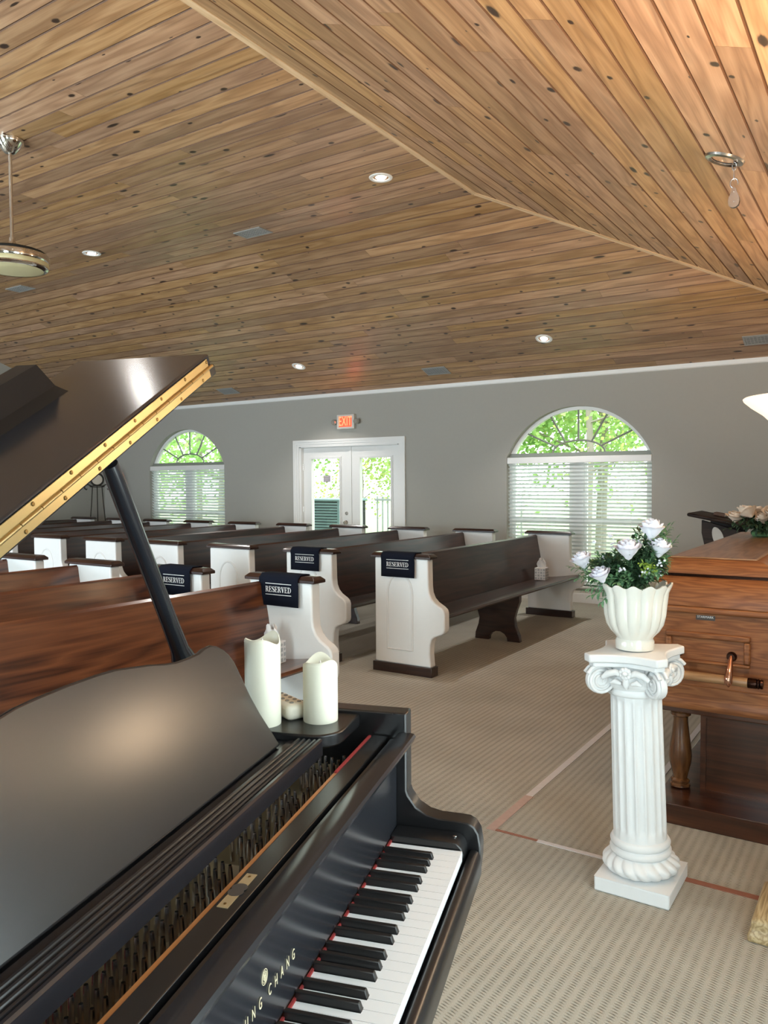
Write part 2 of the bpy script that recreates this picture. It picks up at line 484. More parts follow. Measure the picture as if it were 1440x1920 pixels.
M['rose'] = plain('white_silk_rose', (0.76, 0.77, 0.86), 0.7, noise=0.02, sheen=0.3)
M['rose_cream'] = plain('cream_silk_rose', (0.72, 0.60, 0.48), 0.7, noise=0.05, sheen=0.3)
M['wax'] = plain('ivory_wax', (0.745, 0.725, 0.605), 0.45, noise=0.005)
M['remote'] = plain('cream_plastic', (0.72, 0.68, 0.58), 0.4, noise=0.01)
M['remote_key'] = plain('grey_rubber_button', (0.25, 0.24, 0.22), 0.6, noise=0.05)
M['oak'] = wood('casket_oak', (0.16, 0.056, 0.020), (0.225, 0.083, 0.029), (0.30, 0.122, 0.045), 'x', 0.46, 0.06, 2.8, ring=7.0, crough=0.2, spec=0.35)
M['oak_y'] = wood('casket_oak_top', (0.17, 0.070, 0.028), (0.27, 0.125, 0.055), (0.36, 0.18, 0.09), 'y', 0.30, 0.35, 1.1, ring=7.0, crough=0.15)
M['cherry'] = wood('bier_cherry', (0.030, 0.009, 0.004), (0.065, 0.019, 0.008), (0.10, 0.033, 0.013), 'x', 0.28, 0.5, 0.9, ring=5.0, crough=0.12)
M['turned'] = wood('turned_leg_wood', (0.07, 0.025, 0.008), (0.13, 0.05, 0.017), (0.19, 0.08, 0.028), 'z', 0.26, 0.5, 1.5, ring=5.0, crough=0.1)
M['copper'] = plain('polished_copper', (0.62, 0.34, 0.24), 0.14, metal=1.0, noise=0.05)
M['dark_metal'] = plain('dark_bronze', (0.05, 0.025, 0.018), 0.25, metal=1.0, noise=0.1)
M['bar_wood'] = wood('handle_bar_wood', (0.27, 0.145, 0.065), (0.36, 0.205, 0.10), (0.43, 0.26, 0.14), 'x', 0.35, 0.2, 2.0)
M['iron'] = plain('wrought_iron', (0.03, 0.025, 0.02), 0.5, metal=0.7, noise=0.2)
M['label_plate'] = plain('pewter_label', (0.10, 0.09, 0.085), 0.35, metal=0.6, noise=0.1)
M['vent'] = plain('vent_grey', (0.30, 0.30, 0.29), 0.5, noise=0.04)
M['dark'] = plain('dark_cavity', (0.02, 0.02, 0.02), 0.9, noise=0.1)
M['lamp_on'] = plain('lit_bulb', (1, 1, 1), 0.5, emit=(1.0, 0.95, 0.88), estr=14.0)
M['exit_on'] = plain('exit_glow', (0.6, 0.05, 0.02), 0.5, emit=(1.0, 0.13, 0.06), estr=1.1)
M['exit_letter'] = plain('exit_letter_glow', (0.7, 0.15, 0.05), 0.5, emit=(1.0, 0.22, 0.10), estr=2.4)
M['sign_white'] = plain('sign_housing', (0.62, 0.60, 0.54), 0.5, noise=0.02)
M['shade'] = plain('lit_glass_shade', (0.75, 0.66, 0.56), 0.4, emit=(1.0, 0.77, 0.60), estr=0.8, noise=0.05, nscale=8)
M['shade_core'] = plain('lit_glass_core', (0.9, 0.85, 0.8), 0.4, emit=(1.0, 0.72, 0.45), estr=28.0)
M['torch_gold'] = wood('antique_gold_base', (0.28, 0.19, 0.09), (0.45, 0.33, 0.17), (0.56, 0.44, 0.26), 'y', 0.4, 0.2, 3.0, ring=7)
M['diffuser'] = plain('cream_diffuser', (0.50, 0.44, 0.25), 0.35, noise=0.02)
M['glass'] = glass_mat('window_glass')
M['muntin'] = plain('muntin_grey', (0.22, 0.23, 0.20), 0.5, noise=0.03)
M['slat'] = leaf_mat('blind_slat', (0.80, 0.82, 0.81), (0.82, 0.84, 0.83), 0.30)
M['tape_white'] = plain('tape_pale', (0.62, 0.58, 0.58), 0.5, noise=0.1, nscale=40)
M['tape_pink'] = plain('tape_pinkish', (0.47, 0.33, 0.28), 0.6, noise=0.1, nscale=40)
M['tape_red'] = plain('tape_red_brown', (0.30, 0.12, 0.08), 0.6, noise=0.1, nscale=40)
M['tissue'] = plain('tissue_paper', (0.80, 0.80, 0.80), 0.8, noise=0.01)
M['box_grey'] = plain('tissue_box_grey', (0.42, 0.46, 0.49), 0.6, noise=0.02)
M['box_white'] = plain('tissue_box_white', (0.74, 0.75, 0.76), 0.6, noise=0.02)
M['stone_face'] = plain('pale_stone_disc', (0.50, 0.44, 0.36), 0.7, noise=0.12, nscale=40)
M['oval'] = plain('pale_inlay', (0.42, 0.41, 0.39), 0.4, noise=0.06)
M['lectern'] = wood('lectern_dark', (0.010, 0.006, 0.005), (0.020, 0.012, 0.010), (0.034, 0.02, 0.016), 'x', 0.6, 0.0, spec=0.25)
M['grass'] = leaf_mat('lawn', (0.10, 0.16, 0.05), (0.22, 0.30, 0.10), 0.0)
M['tree_leaf'] = leaf_mat('tree_foliage', (0.20, 0.38, 0.10), (0.52, 0.72, 0.26), 0.5)
M['tree_leaf_b'] = leaf_mat('tree_foliage_yellowing', (0.30, 0.42, 0.10), (0.70, 0.72, 0.26), 0.5)
M['bark'] = plain('bark', (0.30, 0.26, 0.22), 0.9, noise=0.2, nscale=8)
M['hvac'] = plain('condenser_teal', (0.20, 0.30, 0.32), 0.5, noise=0.05)
M['fence'] = plain('fence_grey', (0.30, 0.32, 0.31), 0.5, noise=0.02)
M['paper'] = plain('notice_paper', (0.32, 0.27, 0.29), 0.7, noise=0.06, nscale=90)
# ================================================================== the room
WT = 0.16     # wall thickness
fl = struct(MB().box(XB - 1, XF + .3, YN - .3, YW + .14, -0.06, 0.0).build('floor', M['carpet']))

def arc_pts(x0, x1, zs, zt, n=24):
    """points of a round arch from (x1,zs) over the top to (x0,zs)"""
    hw = (x1 - x0) / 2; rise = zt - zs; rad = (hw * hw + rise * rise) / (2 * rise)
    cx, cz = (x0 + x1) / 2, zt - rad
    a0 = math.atan2(zs - cz, x1 - cx); a1 = math.pi - a0
    return [(cx + rad * math.cos(a0 + (a1 - a0) * i / n), cz + rad * math.sin(a0 + (a1 - a0) * i / n)) for i in range(n + 1)]

WIN1 = (-4.113, -2.332)
WIN2 = (-10.775, -9.005)
DOOR = (-7.46, -5.70)
ZSILL, ZSPR, ZTOP = 0.20, 1.752, 2.345
def wall_with_openings(name, y0, y1, wins, door, ztop):
    b = MB()
    xs = XB - .2
    items = sorted([(a, c, 'w') for a, c in wins] + [(door[0], door[1], 'd')])
    for a, c, k in items:
        b.box(xs, a, y0, y1, -.06, ztop)
        if k == 'w':
            b.box(a, c, y0, y1, -.06, ZSILL)
            arc = arc_pts(a, c, ZSPR, ZTOP)
            b.prism([(a, ztop), (c, ztop)] + arc, y0, y1, 'y')
        else:
            b.box(a, c, y0, y1, 2.0, ztop)
        xs = c
    b.box(xs, XF + .3, y0, y1, -.06, ztop)
    return struct(b.build(name, M['wall']))
wf = wall_with_openings('wall_far', YW, YW + WT, [WIN1, WIN2], DOOR, ZE + .02)
wn = wall_with_openings('wall_near', YN - WT, YN, [NWIN1, NWIN2], NDOOR, ZE + .02)
b = MB()
b.box(XF, XF + WT, YN - .2, FWIN[0], -.06, ZE + .05); b.box(XF, XF + WT, FWIN[1], YW + .2, -.06, ZE + .05)
b.box(XF, XF + WT, FWIN[0], FWIN[1], -.06, ZSILL)
b.prism([(FWIN[0], ZE + .05), (FWIN[1], ZE + .05)] + arc_pts(FWIN[0], FWIN[1], ZSPR, ZTOP), XF, XF + WT, 'x')
struct(b.build('wall_front', M['wall']))
struct(MB().prism([(YN - .1, -.06), (YW + .1, -.06), (YW + .1, ZE), (YK, ZF + .05), (YKN, ZF + .05), (YN - .1, ZE)], XB - WT, XB, 'x').build('wall_back', M['wall']))

# crown strip and baseboards
struct(MB().prism([(YW, ZE + .01), (YW - .022, ZE + .01), (YW - .018, ZE - .035), (YW - .008, ZE - .045), (YW, ZE - .045)], XB, XF, 'x').build('trim_1', M['trim']))
def baseboard(name, segs):
    b = MB()
    for x0, x1 in segs:
        b.prism([(YW, 0), (YW - .016, 0), (YW - .016, .10), (YW - .010, .125), (YW - .004, .14), (YW, .14)], x0, x1, 'x')
    return struct(b.build(name, M['trim']))
baseboard('baseboard_far', [(XB, DOOR[0] - .1), (DOOR[1] + .1, XF)])
struct(MB().prism([(XB, 0), (XB + .016, 0), (XB + .016, .10), (XB + .006, .14), (XB, .14)], YN, YW, 'y').build('baseboard_back', M['trim']))
struct(MB().prism([(XF, 0), (XF - .016, 0), (XF - .016, .10), (XF - .006, .14), (XF, .14)], YN, YW, 'y').build('baseboard_front', M['trim']))

# ------------------------------------------------------------------ ceilings of tongue-and-groove boards
PW = 0.1395   # board pitch
def board_rows(parent, origin, ax, across, nrm, rows, a_lim, lens=(1.6, 3.6), rng=random.Random(3)):
    """rows of boards; a_lim(b) -> (a0, a1) along-range at across position b. nrm points up, away from the room"""
    F = Matrix((ax, across, nrm)).transposed().to_4x4()
    for r in range(rows):
        b0 = r * PW; b1 = b0 + PW
        lo = min(a_lim(b0)[0], a_lim(b1)[0]); hi = max(a_lim(b0)[1], a_lim(b1)[1])
        a = lo; first = True
        cut = [lo]
        x = lo + rng.uniform(0.5, lens[1])
        while x < hi - 0.6:
            cut.append(x); x += rng.uniform(*lens)
        cut.append(hi)
        for i in range(len(cut) - 1):
            c0, c1 = cut[i], cut[i + 1]
            g = 0.0006
            def lim(bb, e, first=(i == 0), last=(i == len(cut) - 2)):
                l0, l1 = a_lim(bb)
                A0 = l0 if first else max(c0 + g, l0)
                A1 = l1 if last else min(c1 - g, l1)
                return A0 + (0 if first else e), A1 - (0 if last else e)
            ch = 0.0068; dz = 0.005
            mb = MB()
            u0, u1 = b0 + .0034, b1 - .0034
            w0, w1 = b0 + ch, b1 - ch
            top = [(lim(u0, 0)[0], u0), (lim(u0, 0)[1], u0), (lim(u1, 0)[1], u1), (lim(u1, 0)[0], u1)]
            bot = [(lim(w0, 0)[0], w0), (lim(w0, 0)[1], w0), (lim(w1, 0)[1], w1), (lim(w1, 0)[0], w1)]
            if top[0][0] >= top[1][0] or bot[2][0] <= bot[3][0]: continue
            V = [(p[0] - c0, p[1] - b0, 0.008) for p in top] + [(p[0] - c0, p[1] - b0, dz) for p in top] + [(p[0] - c0, p[1] - b0, 0.0) for p in bot]
            mb.add(V, [(0, 1, 2, 3), (11, 10, 9, 8)] + [(k, (k + 1) % 4, (k + 1) % 4 + 4, k + 4) for k in range(4)] + [(k + 4, (k + 1) % 4 + 4, (k + 1) % 4 + 8, k + 8) for k in range(4)])
            pm = mb.mesh('plank', M['pine'])
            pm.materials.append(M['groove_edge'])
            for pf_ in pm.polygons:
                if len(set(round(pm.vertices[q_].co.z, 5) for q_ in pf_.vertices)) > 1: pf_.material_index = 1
            o = obj('plank', pm, parent)
            o.matrix_world = Matrix.Translation(origin + ax * c0 + across * b0) @ F

e = 0.012
cfl = struct(MB().box(XB - .2, XK + .02, YKN - .05, YK + .05, ZF + .008, ZF + .05).build('ceiling', M['groove']))
board_rows(cfl, Vector((0, YK, ZF)), Vector((1, 0, 0)), Vector((0, -1, 0)), Vector((0, 0, 1)).copy() * 1.0, int(math.ceil((YK - YKN) / PW)), lambda b: (XB, XK), rng=random.Random(11)) if False else None
# (x along, y across, z up must be right-handed: run across with +y)
nrow = int(round((YK - YKN) / PW))
board_rows(cfl, Vector((0, YK - nrow * PW, ZF)), Vector((1, 0, 0)), Vector((0, 1, 0)), Vector((0, 0, 1)), nrow, lambda b: (XB, XK), rng=random.Random(11))
sl = math.sqrt(1 + PM * PM)
SLEN = RUN * sl
nrs = int(math.ceil(SLEN / PW))
# far slope
cfs = struct(MB().add([(XB - .2, YW + .2, ZE - .2 * PM + .008), (XF + .2, YW + .2, ZE - .2 * PM + .008), (XK, YK, ZF + .008), (XB - .2, YK, ZF + .008),
                       (XB - .2, YW + .2, ZE - .2 * PM + .05), (XF + .2, YW + .2, ZE - .2 * PM + .05), (XK, YK, ZF + .05), (XB - .2, YK, ZF + .05)],
                      [(0, 1, 2, 3), (4, 5, 6, 7), (0, 1, 5, 4), (1, 2, 6, 5), (2, 3, 7, 6), (3, 0, 4, 7)]).build('ceiling', M['groove']))
ac = Vector((0, 1, -PM)).normalized()
board_rows(cfs, Vector((0, YK, ZF)), Vector((1, 0, 0)), ac, Vector((1, 0, 0)).cross(ac), nrs, lambda b: (XB, XK + b / sl), rng=random.Random(5))
# front slope, boards run towards the window wall
cff = struct(MB().add([(XF + .2, YN - .2, ZE - .2 * PM + .008), (XF + .2, YW + .2, ZE - .2 * PM + .008), (XK, YK, ZF + .008), (XK, YKN, ZF + .008),
                       (XF + .2, YN - .2, ZE - .2 * PM + .05), (XF + .2, YW + .2, ZE - .2 * PM + .05), (XK, YK, ZF + .05), (XK, YKN, ZF + .05)],
                      [(0, 1, 2, 3), (4, 5, 6, 7), (0, 1, 5, 4), (1, 2, 6, 5), (2, 3, 7, 6), (3, 0, 4, 7)]).build('ceiling', M['groove']))
# along +y, across must make (along x across) point up: across = towards -x, i.e. start at the front wall
acf = Vector((-1, 0, PM)).normalized()
board_rows(cff, Vector((XF, 0, ZE)), Vector((0, 1, 0)), acf, Vector((0, 1, 0)).cross(acf), nrs, lambda b: (YN + min(b / sl, RUN), YW - min(b / sl, RUN)), rng=random.Random(8))
# near slope (behind and above the camera)
cfn = struct(MB().add([(XB - .2, YN - .2, ZE - .2 * PM + .008), (XF + .2, YN - .2, ZE - .2 * PM + .008), (XK, YKN, ZF + .008), (XB - .2, YKN, ZF + .008),
                       (XB - .2, YN - .2, ZE - .2 * PM + .05), (XF + .2, YN - .2, ZE - .2 * PM + .05), (XK, YKN, ZF + .05), (XB - .2, YKN, ZF + .05)],
                      [(0, 1, 2, 3), (4, 5, 6, 7), (0, 1, 5, 4), (1, 2, 6, 5), (2, 3, 7, 6), (3, 0, 4, 7)]).build('ceiling', M['groove']))
acn = Vector((0, 1, PM)).normalized()
board_rows(cfn, Vector((0, YN, ZE)), Vector((1, 0, 0)), acn, Vector((1, 0, 0)).cross(acn), nrs, lambda b: (XB, XF - min(b / sl, RUN)), lens=(5, 8), rng=random.Random(9))

# pine battens over the hip and along the flat edge
def batten(name, p, q, wdt=0.045, th=0.012, side=Vector((1, 0, 0))):
    p, q = Vector(p), Vector(q)
    ax = (q - p).normalized()
    sd = (side - ax * side.dot(ax)).normalized()
    dn = sd.cross(ax)
    if dn.z > 0: dn = -dn
    L = (q - p).length
    o = MB().box(0, L, -wdt / 2, wdt / 2, 0, th).build(name, M['pine_trim'])
    Fm = Matrix((ax, sd, ax.cross(sd))).transposed().to_4x4()
    if ax.cross(sd).z > 0: Fm = Matrix((ax, -sd, ax.cross(-sd))).transposed().to_4x4()
    o.matrix_world = Matrix.Translation(p) @ Fm
    return struct(o)
batten('trim_2', (XK, YKN, ZF), (XK, YK, ZF))
batten('trim_3', (XK, YK, ZF), (XF, YW, ZE), side=Vector((1, -1, 0)))
batten('trim_4', (XK, YKN, ZF), (XF, YN, ZE), side=Vector((1, 1, 0)))

# ------------------------------------------------------------------ arched windows
def arched_window(name, x0, x1, y, sgn, full=True):
    """sgn +1: outside towards +y. origin of parts in world space"""
    root = bpy.data.objects.new(name, None); C.objects.link(root); struct(root)
    cx = (x0 + x1) / 2
    yg = y + sgn * 0.115                      # glass plane
    def pr_(b, poly, a0, a1): b.prism(poly, min(a0, a1), max(a0, a1), 'y')
    # jamb frame
    b = MB()
    fw = 0.045
    b.box(x0, x0 + fw, min(yg - .03, yg + .03), max(yg - .03, yg + .03), ZSILL, ZSPR)
    b.box(x1 - fw, x1, yg - .03, yg + .03, ZSILL, ZSPR)
    b.box(x0, x1, yg - .03, yg + .03, ZSILL, ZSILL + fw)
    b.build('frame', M['trim'], root)
    # transom between arch and lower sashes
    MB().box(x0, x1, yg - .045, yg + .04, ZSPR - .03, ZSPR + .045).build('transom', M['muntin'], root)
    # arch ring
    outer = arc_pts(x0, x1, ZSPR, ZTOP, 28)
    inner = arc_pts(x0 + .05, x1 - .05, ZSPR, ZTOP - .04, 28)
    b = MB()
    n = len(outer)
    V = [(p[0], yg - .03, p[1]) for p in outer] + [(p[0], yg - .03, p[1]) for p in inner] + [(p[0], yg + .03, p[1]) for p in outer] + [(p[0], yg + .03, p[1]) for p in inner]
    Fc = []
    for i in range(n - 1):
        Fc += [(i, i + 1, n + i + 1, n + i), (2 * n + i, 3 * n + i, 3 * n + i + 1, 2 * n + i + 1), (n + i, n + i + 1, 3 * n + i + 1, 3 * n + i)]
    b.add(V, Fc); b.build('arch_frame', M['trim'], root)
    # fan muntins
    zb = ZSPR + .045
    hub = [(cx + .322 * math.cos(math.pi * i / 16), zb + .145 * math.sin(math.pi * i / 16)) for i in range(17)]
    MB().tube([(p[0], yg - .012, p[1]) for p in hub], 0.012, 6).build('hub_muntin', M['muntin'], root)
    for ang in (30, 60, 90, 120, 150):
        ca, sa = math.cos(R(ang)), math.sin(R(ang))
        tr = {30: .78, 60: .70, 90: 1.0, 120: .70, 150: .78}[ang]
        p0 = (cx + .322 * ca, zb + .145 * sa)
        tx = {30: .645, 60: .350, 90: 0.0, 120: -.350, 150: -.645}[ang]
        tz = {30: 2.04, 60: 2.243, 90: ZTOP - .035, 120: 2.243, 150: 2.04}[ang]
        MB().tube([(p0[0], yg - .012, p0[1]), (cx + tx, yg - .012, tz)], 0.012, 6).build('spoke_muntin', M['muntin'], root)
    # lower sashes: centre mullion and meeting rails
    MB().box(cx - .075, cx + .075, yg - .035, yg + .035, ZSILL, ZSPR - .03).build('mullion', M['trim'], root)
    for a, c in ((x0 + fw, cx - .075), (cx + .075, x1 - fw)):
        MB().box(a, c, yg - .025, yg + .02, 0.93, 0.985).build('meeting_rail', M['trim'], root)
        MB().box(a, a + .035, yg - .02, yg + .02, ZSILL + fw, ZSPR - .03).build('sash_stile', M['trim'], root)
        MB().box(c - .035, c, yg - .02, yg + .02, ZSILL + fw, ZSPR - .03).build('sash_stile', M['trim'], root)
        MB().box(a + .035, c - .035, yg + .0, yg + .005, ZSILL + fw, .93).build('pane', M['glass'], root)
        MB().box(a + .035, c - .035, yg + .0, yg + .005, .985, ZSPR - .03).build('pane', M['glass'], root)
    b = MB(); inn2 = [p for p in inner if p[1] > ZSPR + .047]
    b = MB(); b.prism([(inn2[-1][0], ZSPR + .045), (inn2[0][0], ZSPR + .045)] + inn2, yg, yg + .005, 'y')
    b.build('arch_pane', M['glass'], root)
    # stool at the sill
    MB().box(x0 - .03, x1 + .03, min(y - sgn * .03, yg), max(y - sgn * .03, yg), ZSILL - .028, ZSILL).build('window_sill', M['trim'], root, bevel=.005)
    return root
arched_window('window_1', WIN1[0], WIN1[1], YW, 1)
arched_window('window_2', WIN2[0], WIN2[1], YW, 1)
arched_window('window_3_added', NWIN1[0], NWIN1[1], YN, -1)  # unseen window added beside the piano to light its keys
arched_window('window_4_added', NWIN2[0], NWIN2[1], YN, -1)  # second unseen window, added for fill light

w5 = arched_window('window_5', -FWIN[1], -FWIN[0], XF, 1)
w5.rotation_euler = (0, 0, -math.pi / 2)

def blind(x0, x1, label, tilt):
    cx = (x0 + x1) / 2
    root = thing('window_blind', label, 'blind', (cx, YW + .038, ZSILL + .01), group='slatted blinds in the arched windows')
    hw = (x1 - x0) / 2 - .012
    H = ZSPR - .005 - (ZSILL + .01)
    MB().box(-hw - .008, hw + .008, -.036, .0, H - .078, H).build('valance', M['trim'], root, bevel=.006)
    pitch = .0463
    sl_ = MB().box(-hw, hw, -.0245, .0245, -.0014, .0014).mesh('slat', M['slat'])
    n = int((H - .105) / pitch)
    for i in range(n):
        o = obj('slat', sl_, root, loc=(0, .008, H - .100 - i * pitch))
        o.rotation_euler = (tilt, 0, 0)
    MB().box(-hw, hw, -.022, .024, .0, .016).build('bottom_rail', M['slat'], root, bevel=.004)
    for fx in (-.78, -.42, .36, .74):
        MB().tube([(fx * hw, -.02, .012), (fx * hw, -.02, H - .08)], .0016, 5).build('ladder_cord', M['slat'], root)
    return root
blind(WIN1[0], WIN1[1], 'white slatted blind hanging in the wide arched window right of the double door', R(-28))
blind(WIN2[0], WIN2[1], 'white slatted blind in the arched window left of the double door', R(-40))

# ------------------------------------------------------------------ double door
ydr_ = YW + .055
d1 = bpy.data.objects.new('door_1', None); C.objects.link(d1); struct(d1)
cw = .088
# casing: mitred profile boards
b = MB()
ox0, ox1, zt = DOOR[0] - cw - .012, DOOR[1] + cw + .012, 2.075
for (px0, px1, dp) in ((0, .03, .026), (.03, .062, .020), (.062, .10, .013)):
    b.box(ox0 + px0, ox0 + px1, YW - dp, YW, 0, zt - px1)
    b.box(ox1 - px1, ox1 - px0, YW - dp, YW, 0, zt - px1)
    b.box(ox0 + px0, ox1 - px0, YW - dp, YW, zt - px1, zt - px0)
b.build('casing', M['trim'], d1)
b = MB()
b.box(DOOR[0], DOOR[0] + .035, YW, YW + WT, 0, 2.0); b.box(DOOR[1] - .035, DOOR[1], YW, YW + WT, 0, 2.0); b.box(DOOR[0], DOOR[1], YW, YW + WT, 1.965, 2.0)
b.box(DOOR[0], DOOR[1], ydr_ + .046, ydr_ + .075, 1.93, 1.966); b.box(DOOR[0] + .03, DOOR[0] + .06, ydr_ + .046, ydr_ + .075, 0, 1.95); b.box(DOOR[1] - .06, DOOR[1] - .03, ydr_ + .046, ydr_ + .075, 0, 1.95)
b.build('jamb', M['trim'], d1)
MB().box(DOOR[0], DOOR[1], YW + .01, YW + WT, 0, .02).build('threshold', M['nickel'], d1)
XM = -6.562
ydr = YW + .055
def leaf(x0, x1, g0, g1, handle):
    b = MB()
    zt_, g_b, g_t = 1.963, .22, 1.795
    b.box(x0, g0, ydr, ydr + .044, .02, zt_); b.box(g1, x1, ydr, ydr + .044, .02, zt_)
    b.box(g0, g1, ydr, ydr + .044, .02, g_b); b.box(g0, g1, ydr, ydr + .044, g_t, zt_)
    lf = b.build('door_leaf', M['trim'], d1)
    b = MB()
    for q in (0, 1):
        f0 = .03 - q * .016; dpt = .012 + q * .006
        b.box(g0 - f0, g0 - f0 + .014, ydr - dpt, ydr, g_b - f0 + .014, g_t + f0 - .014); b.box(g1 + f0 - .014, g1 + f0, ydr - dpt, ydr, g_b - f0 + .014, g_t + f0 - .014)
        b.box(g0 - f0, g1 + f0, ydr - dpt, ydr, g_t + f0 - .014, g_t + f0); b.box(g0 - f0, g1 + f0, ydr - dpt, ydr, g_b - f0, g_b - f0 + .014)
    b.build('glazing_bead', M['trim'], lf)
    MB().box(g0, g1, ydr + .018, ydr + .024, g_b, g_t).build('pane', M['glass'], lf)
    if handle:
        MB().lathe([(.001, -.014), (.022, -.012), (.028, 0)], 16, (-6.637, ydr, 1.005), axis='y').build('deadbolt', M['nickel'], lf, smooth=40)
        b = MB().lathe([(.001, -.055), (.018, -.055), (.027, -.045), (.027, -.035), (.011, -.025), (.011, -.01), (.030, -.006), (.030, 0)], 18, (-6.645, ydr, .875), axis='y')
        b.build('door_knob', M['nickel'], lf, smooth=40)
    for hz in (.35, 1.05, 1.68):
        hx = x0 if handle else x1
        MB().lathe([(.006, -.045), (.006, .045)], 8, (hx - .002 if handle else hx + .002, ydr - .006, hz)).build('hinge', M['nickel'], lf, smooth=40)
leaf(DOOR[0] + .037, XM - .002, -7.262, -6.752, True)
leaf(XM + .002, DOOR[1] - .037, -6.388, -5.872, False)
MB().box(XM - .012, XM + .022, ydr - .012, ydr - .001, .02, 1.963).build('astragal', M['trim'], d1)
nt_ = MB().box(-7.062, -6.938, ydr + .012, ydr + .0165, 1.457, 1.555).build('notice', M['paper'])
tag(nt_, 'small grey paper notice stuck on the glass of the left door leaf', 'notice')
for i in range(4):
    MB().box(-7.05, -6.95, ydr + .0112, ydr + .0122, 1.475 + i * .02, 1.481 + i * .02).build('print_line', M['print_white'], nt_)
# unseen door frame added for the daylight from behind the camera
d2 = bpy.data.objects.new('door_2_added', None); C.objects.link(d2); struct(d2)
b = MB()
nm_ = (NDOOR[0] + NDOOR[1]) / 2
b.box(NDOOR[0], NDOOR[0] + .1, YN - .1, YN - .05, 0, 2.0); b.box(NDOOR[1] - .1, NDOOR[1], YN - .1, YN - .05, 0, 2.0); b.box(nm_ - .1, nm_ + .1, YN - .1, YN - .05, 0, 2.0)
b.box(NDOOR[0], NDOOR[1], YN - .1, YN - .05, 1.85, 2.0); b.box(NDOOR[0], NDOOR[1], YN - .1, YN - .05, 0, .2)
b.build('door_frame', M['trim'], d2)

# ------------------------------------------------------------------ exit sign
ex = thing('exit_sign', 'lit red EXIT sign on the wall above the double door', 'exit sign', (-6.57, YW, 2.21))
MB().box(-.150, .150, -.055, 0, 0, .205).build('housing', M['sign_white'], ex, bevel=.006)
MB().box(-.112, .112, -.0575, -.055, .028, .178).build('red_face', M['exit_on'], ex)
tm = text_mesh('EXIT', .185, .0012, spacing=1.05, wx=.58)
tm.materials.append(M['exit_letter'])
o = obj('lettering', tm, ex, loc=(0, -.0595, .103)); o.rotation_euler = (R(90), 0, 0)
for s_ in (-1, 1):
    hd = MB().lathe([(.001, -.05), (.034, -.05), (.042, -.03), (.038, 0), (.02, .02), (.001, .025)], 18, (s_ * .195, -.035, .10), axis='y')
    ho = hd.build('lamp_head', M['nickel'], ex, smooth=40)
    MB().lathe([(.001, -.0515), (.031, -.0515), (.031, -.050)], 18, (s_ * .195, -.035, .10), axis='y').build('lens', M['chrome'], ho, smooth=30)
    MB().tube([(s_ * .150, -.03, .08), (s_ * .172, -.03, .085)], .009, 8).build('swivel', M['sign_white'], ex)
lamp('exit_glow_light', 'AREA', (-6.57, YW - .075, 2.312), 0.9, (1, .1, .04), (-6.57, YW - 1, 2.6), shape='RECTANGLE', size=.22, size_y=.14)

# ------------------------------------------------------------------ ceiling fittings
def slope_frame(n):
    n = Vector(n).normalized()
    x = Vector((1, 0, 0)); x = (x - n * x.dot(n)).normalized()
    y = n.cross(x)
    return Matrix((x, y, n)).transposed().to_4x4()
NF = Vector((0, 0, 1)); NFAR = Vector((0, PM, 1)).normalized(); NFR = Vector((PM, 0, 1)).normalized()
def zfar(y): return ZE + PM * (YW - y)
def zfr(x): return ZE + PM * (XF - x)
def downlight(x, y, z, n, label, col=(1, .96, .91), pw_=90):
    t = thing('recessed_light', label, 'ceiling light', (0, 0, 0), group='lit recessed ceiling lights')
    t.matrix_world = Matrix.Translation((x, y, z)) @ slope_frame(n)
    MB().lathe([(.062, .004), (.062, -.004), (.075, -.008), (.090, -.006), (.094, 0), (.090, .004)], 28, caps=False).build('trim_ring', M['trim'], t, smooth=40)
    MB().lathe([(.062, -.002), (.058, .03), (.050, .06)], 24, caps=False).build('baffle', M['trim'], t, smooth=40)
    MB().lathe([(.001, -.012), (.030, -.010), (.047, .004), (.052, .03), (.050, .06)], 20, caps=False).build('bulb', M['lamp_on'], t, smooth=60)
    lamp('recessed_spot', 'SPOT', (x - n.x * .03, y - n.y * .03, z - .03), pw_, col, (x, y, 0), spot_size=R(105), spot_blend=.6, shadow_soft_size=.05)
    return t
S_ = 1.46 / 1.5
downlight(-3.514 * S_, 5.341 * S_, ZF, NF, 'lit recessed light on the flat ceiling nearest the hip edge')
downlight(-7.193 * S_, 5.343 * S_, ZF, NF, 'lit recessed light on the flat ceiling beyond the ceiling fan')
downlight(-6.956 * S_, 8.475 * S_, zfar(8.475 * S_), NFAR, 'lit recessed light on the sloped ceiling above the EXIT sign')
downlight(-3.375 * S_, 8.464 * S_, zfar(8.464 * S_), NFAR, 'lit recessed light on the sloped ceiling above the wide arched window')

downlight(-3.42, 2.16, ZF, NF, 'added recessed light out of view on the flat ceiling above the piano lid')  # unseen lamp added to lift the light near the piano

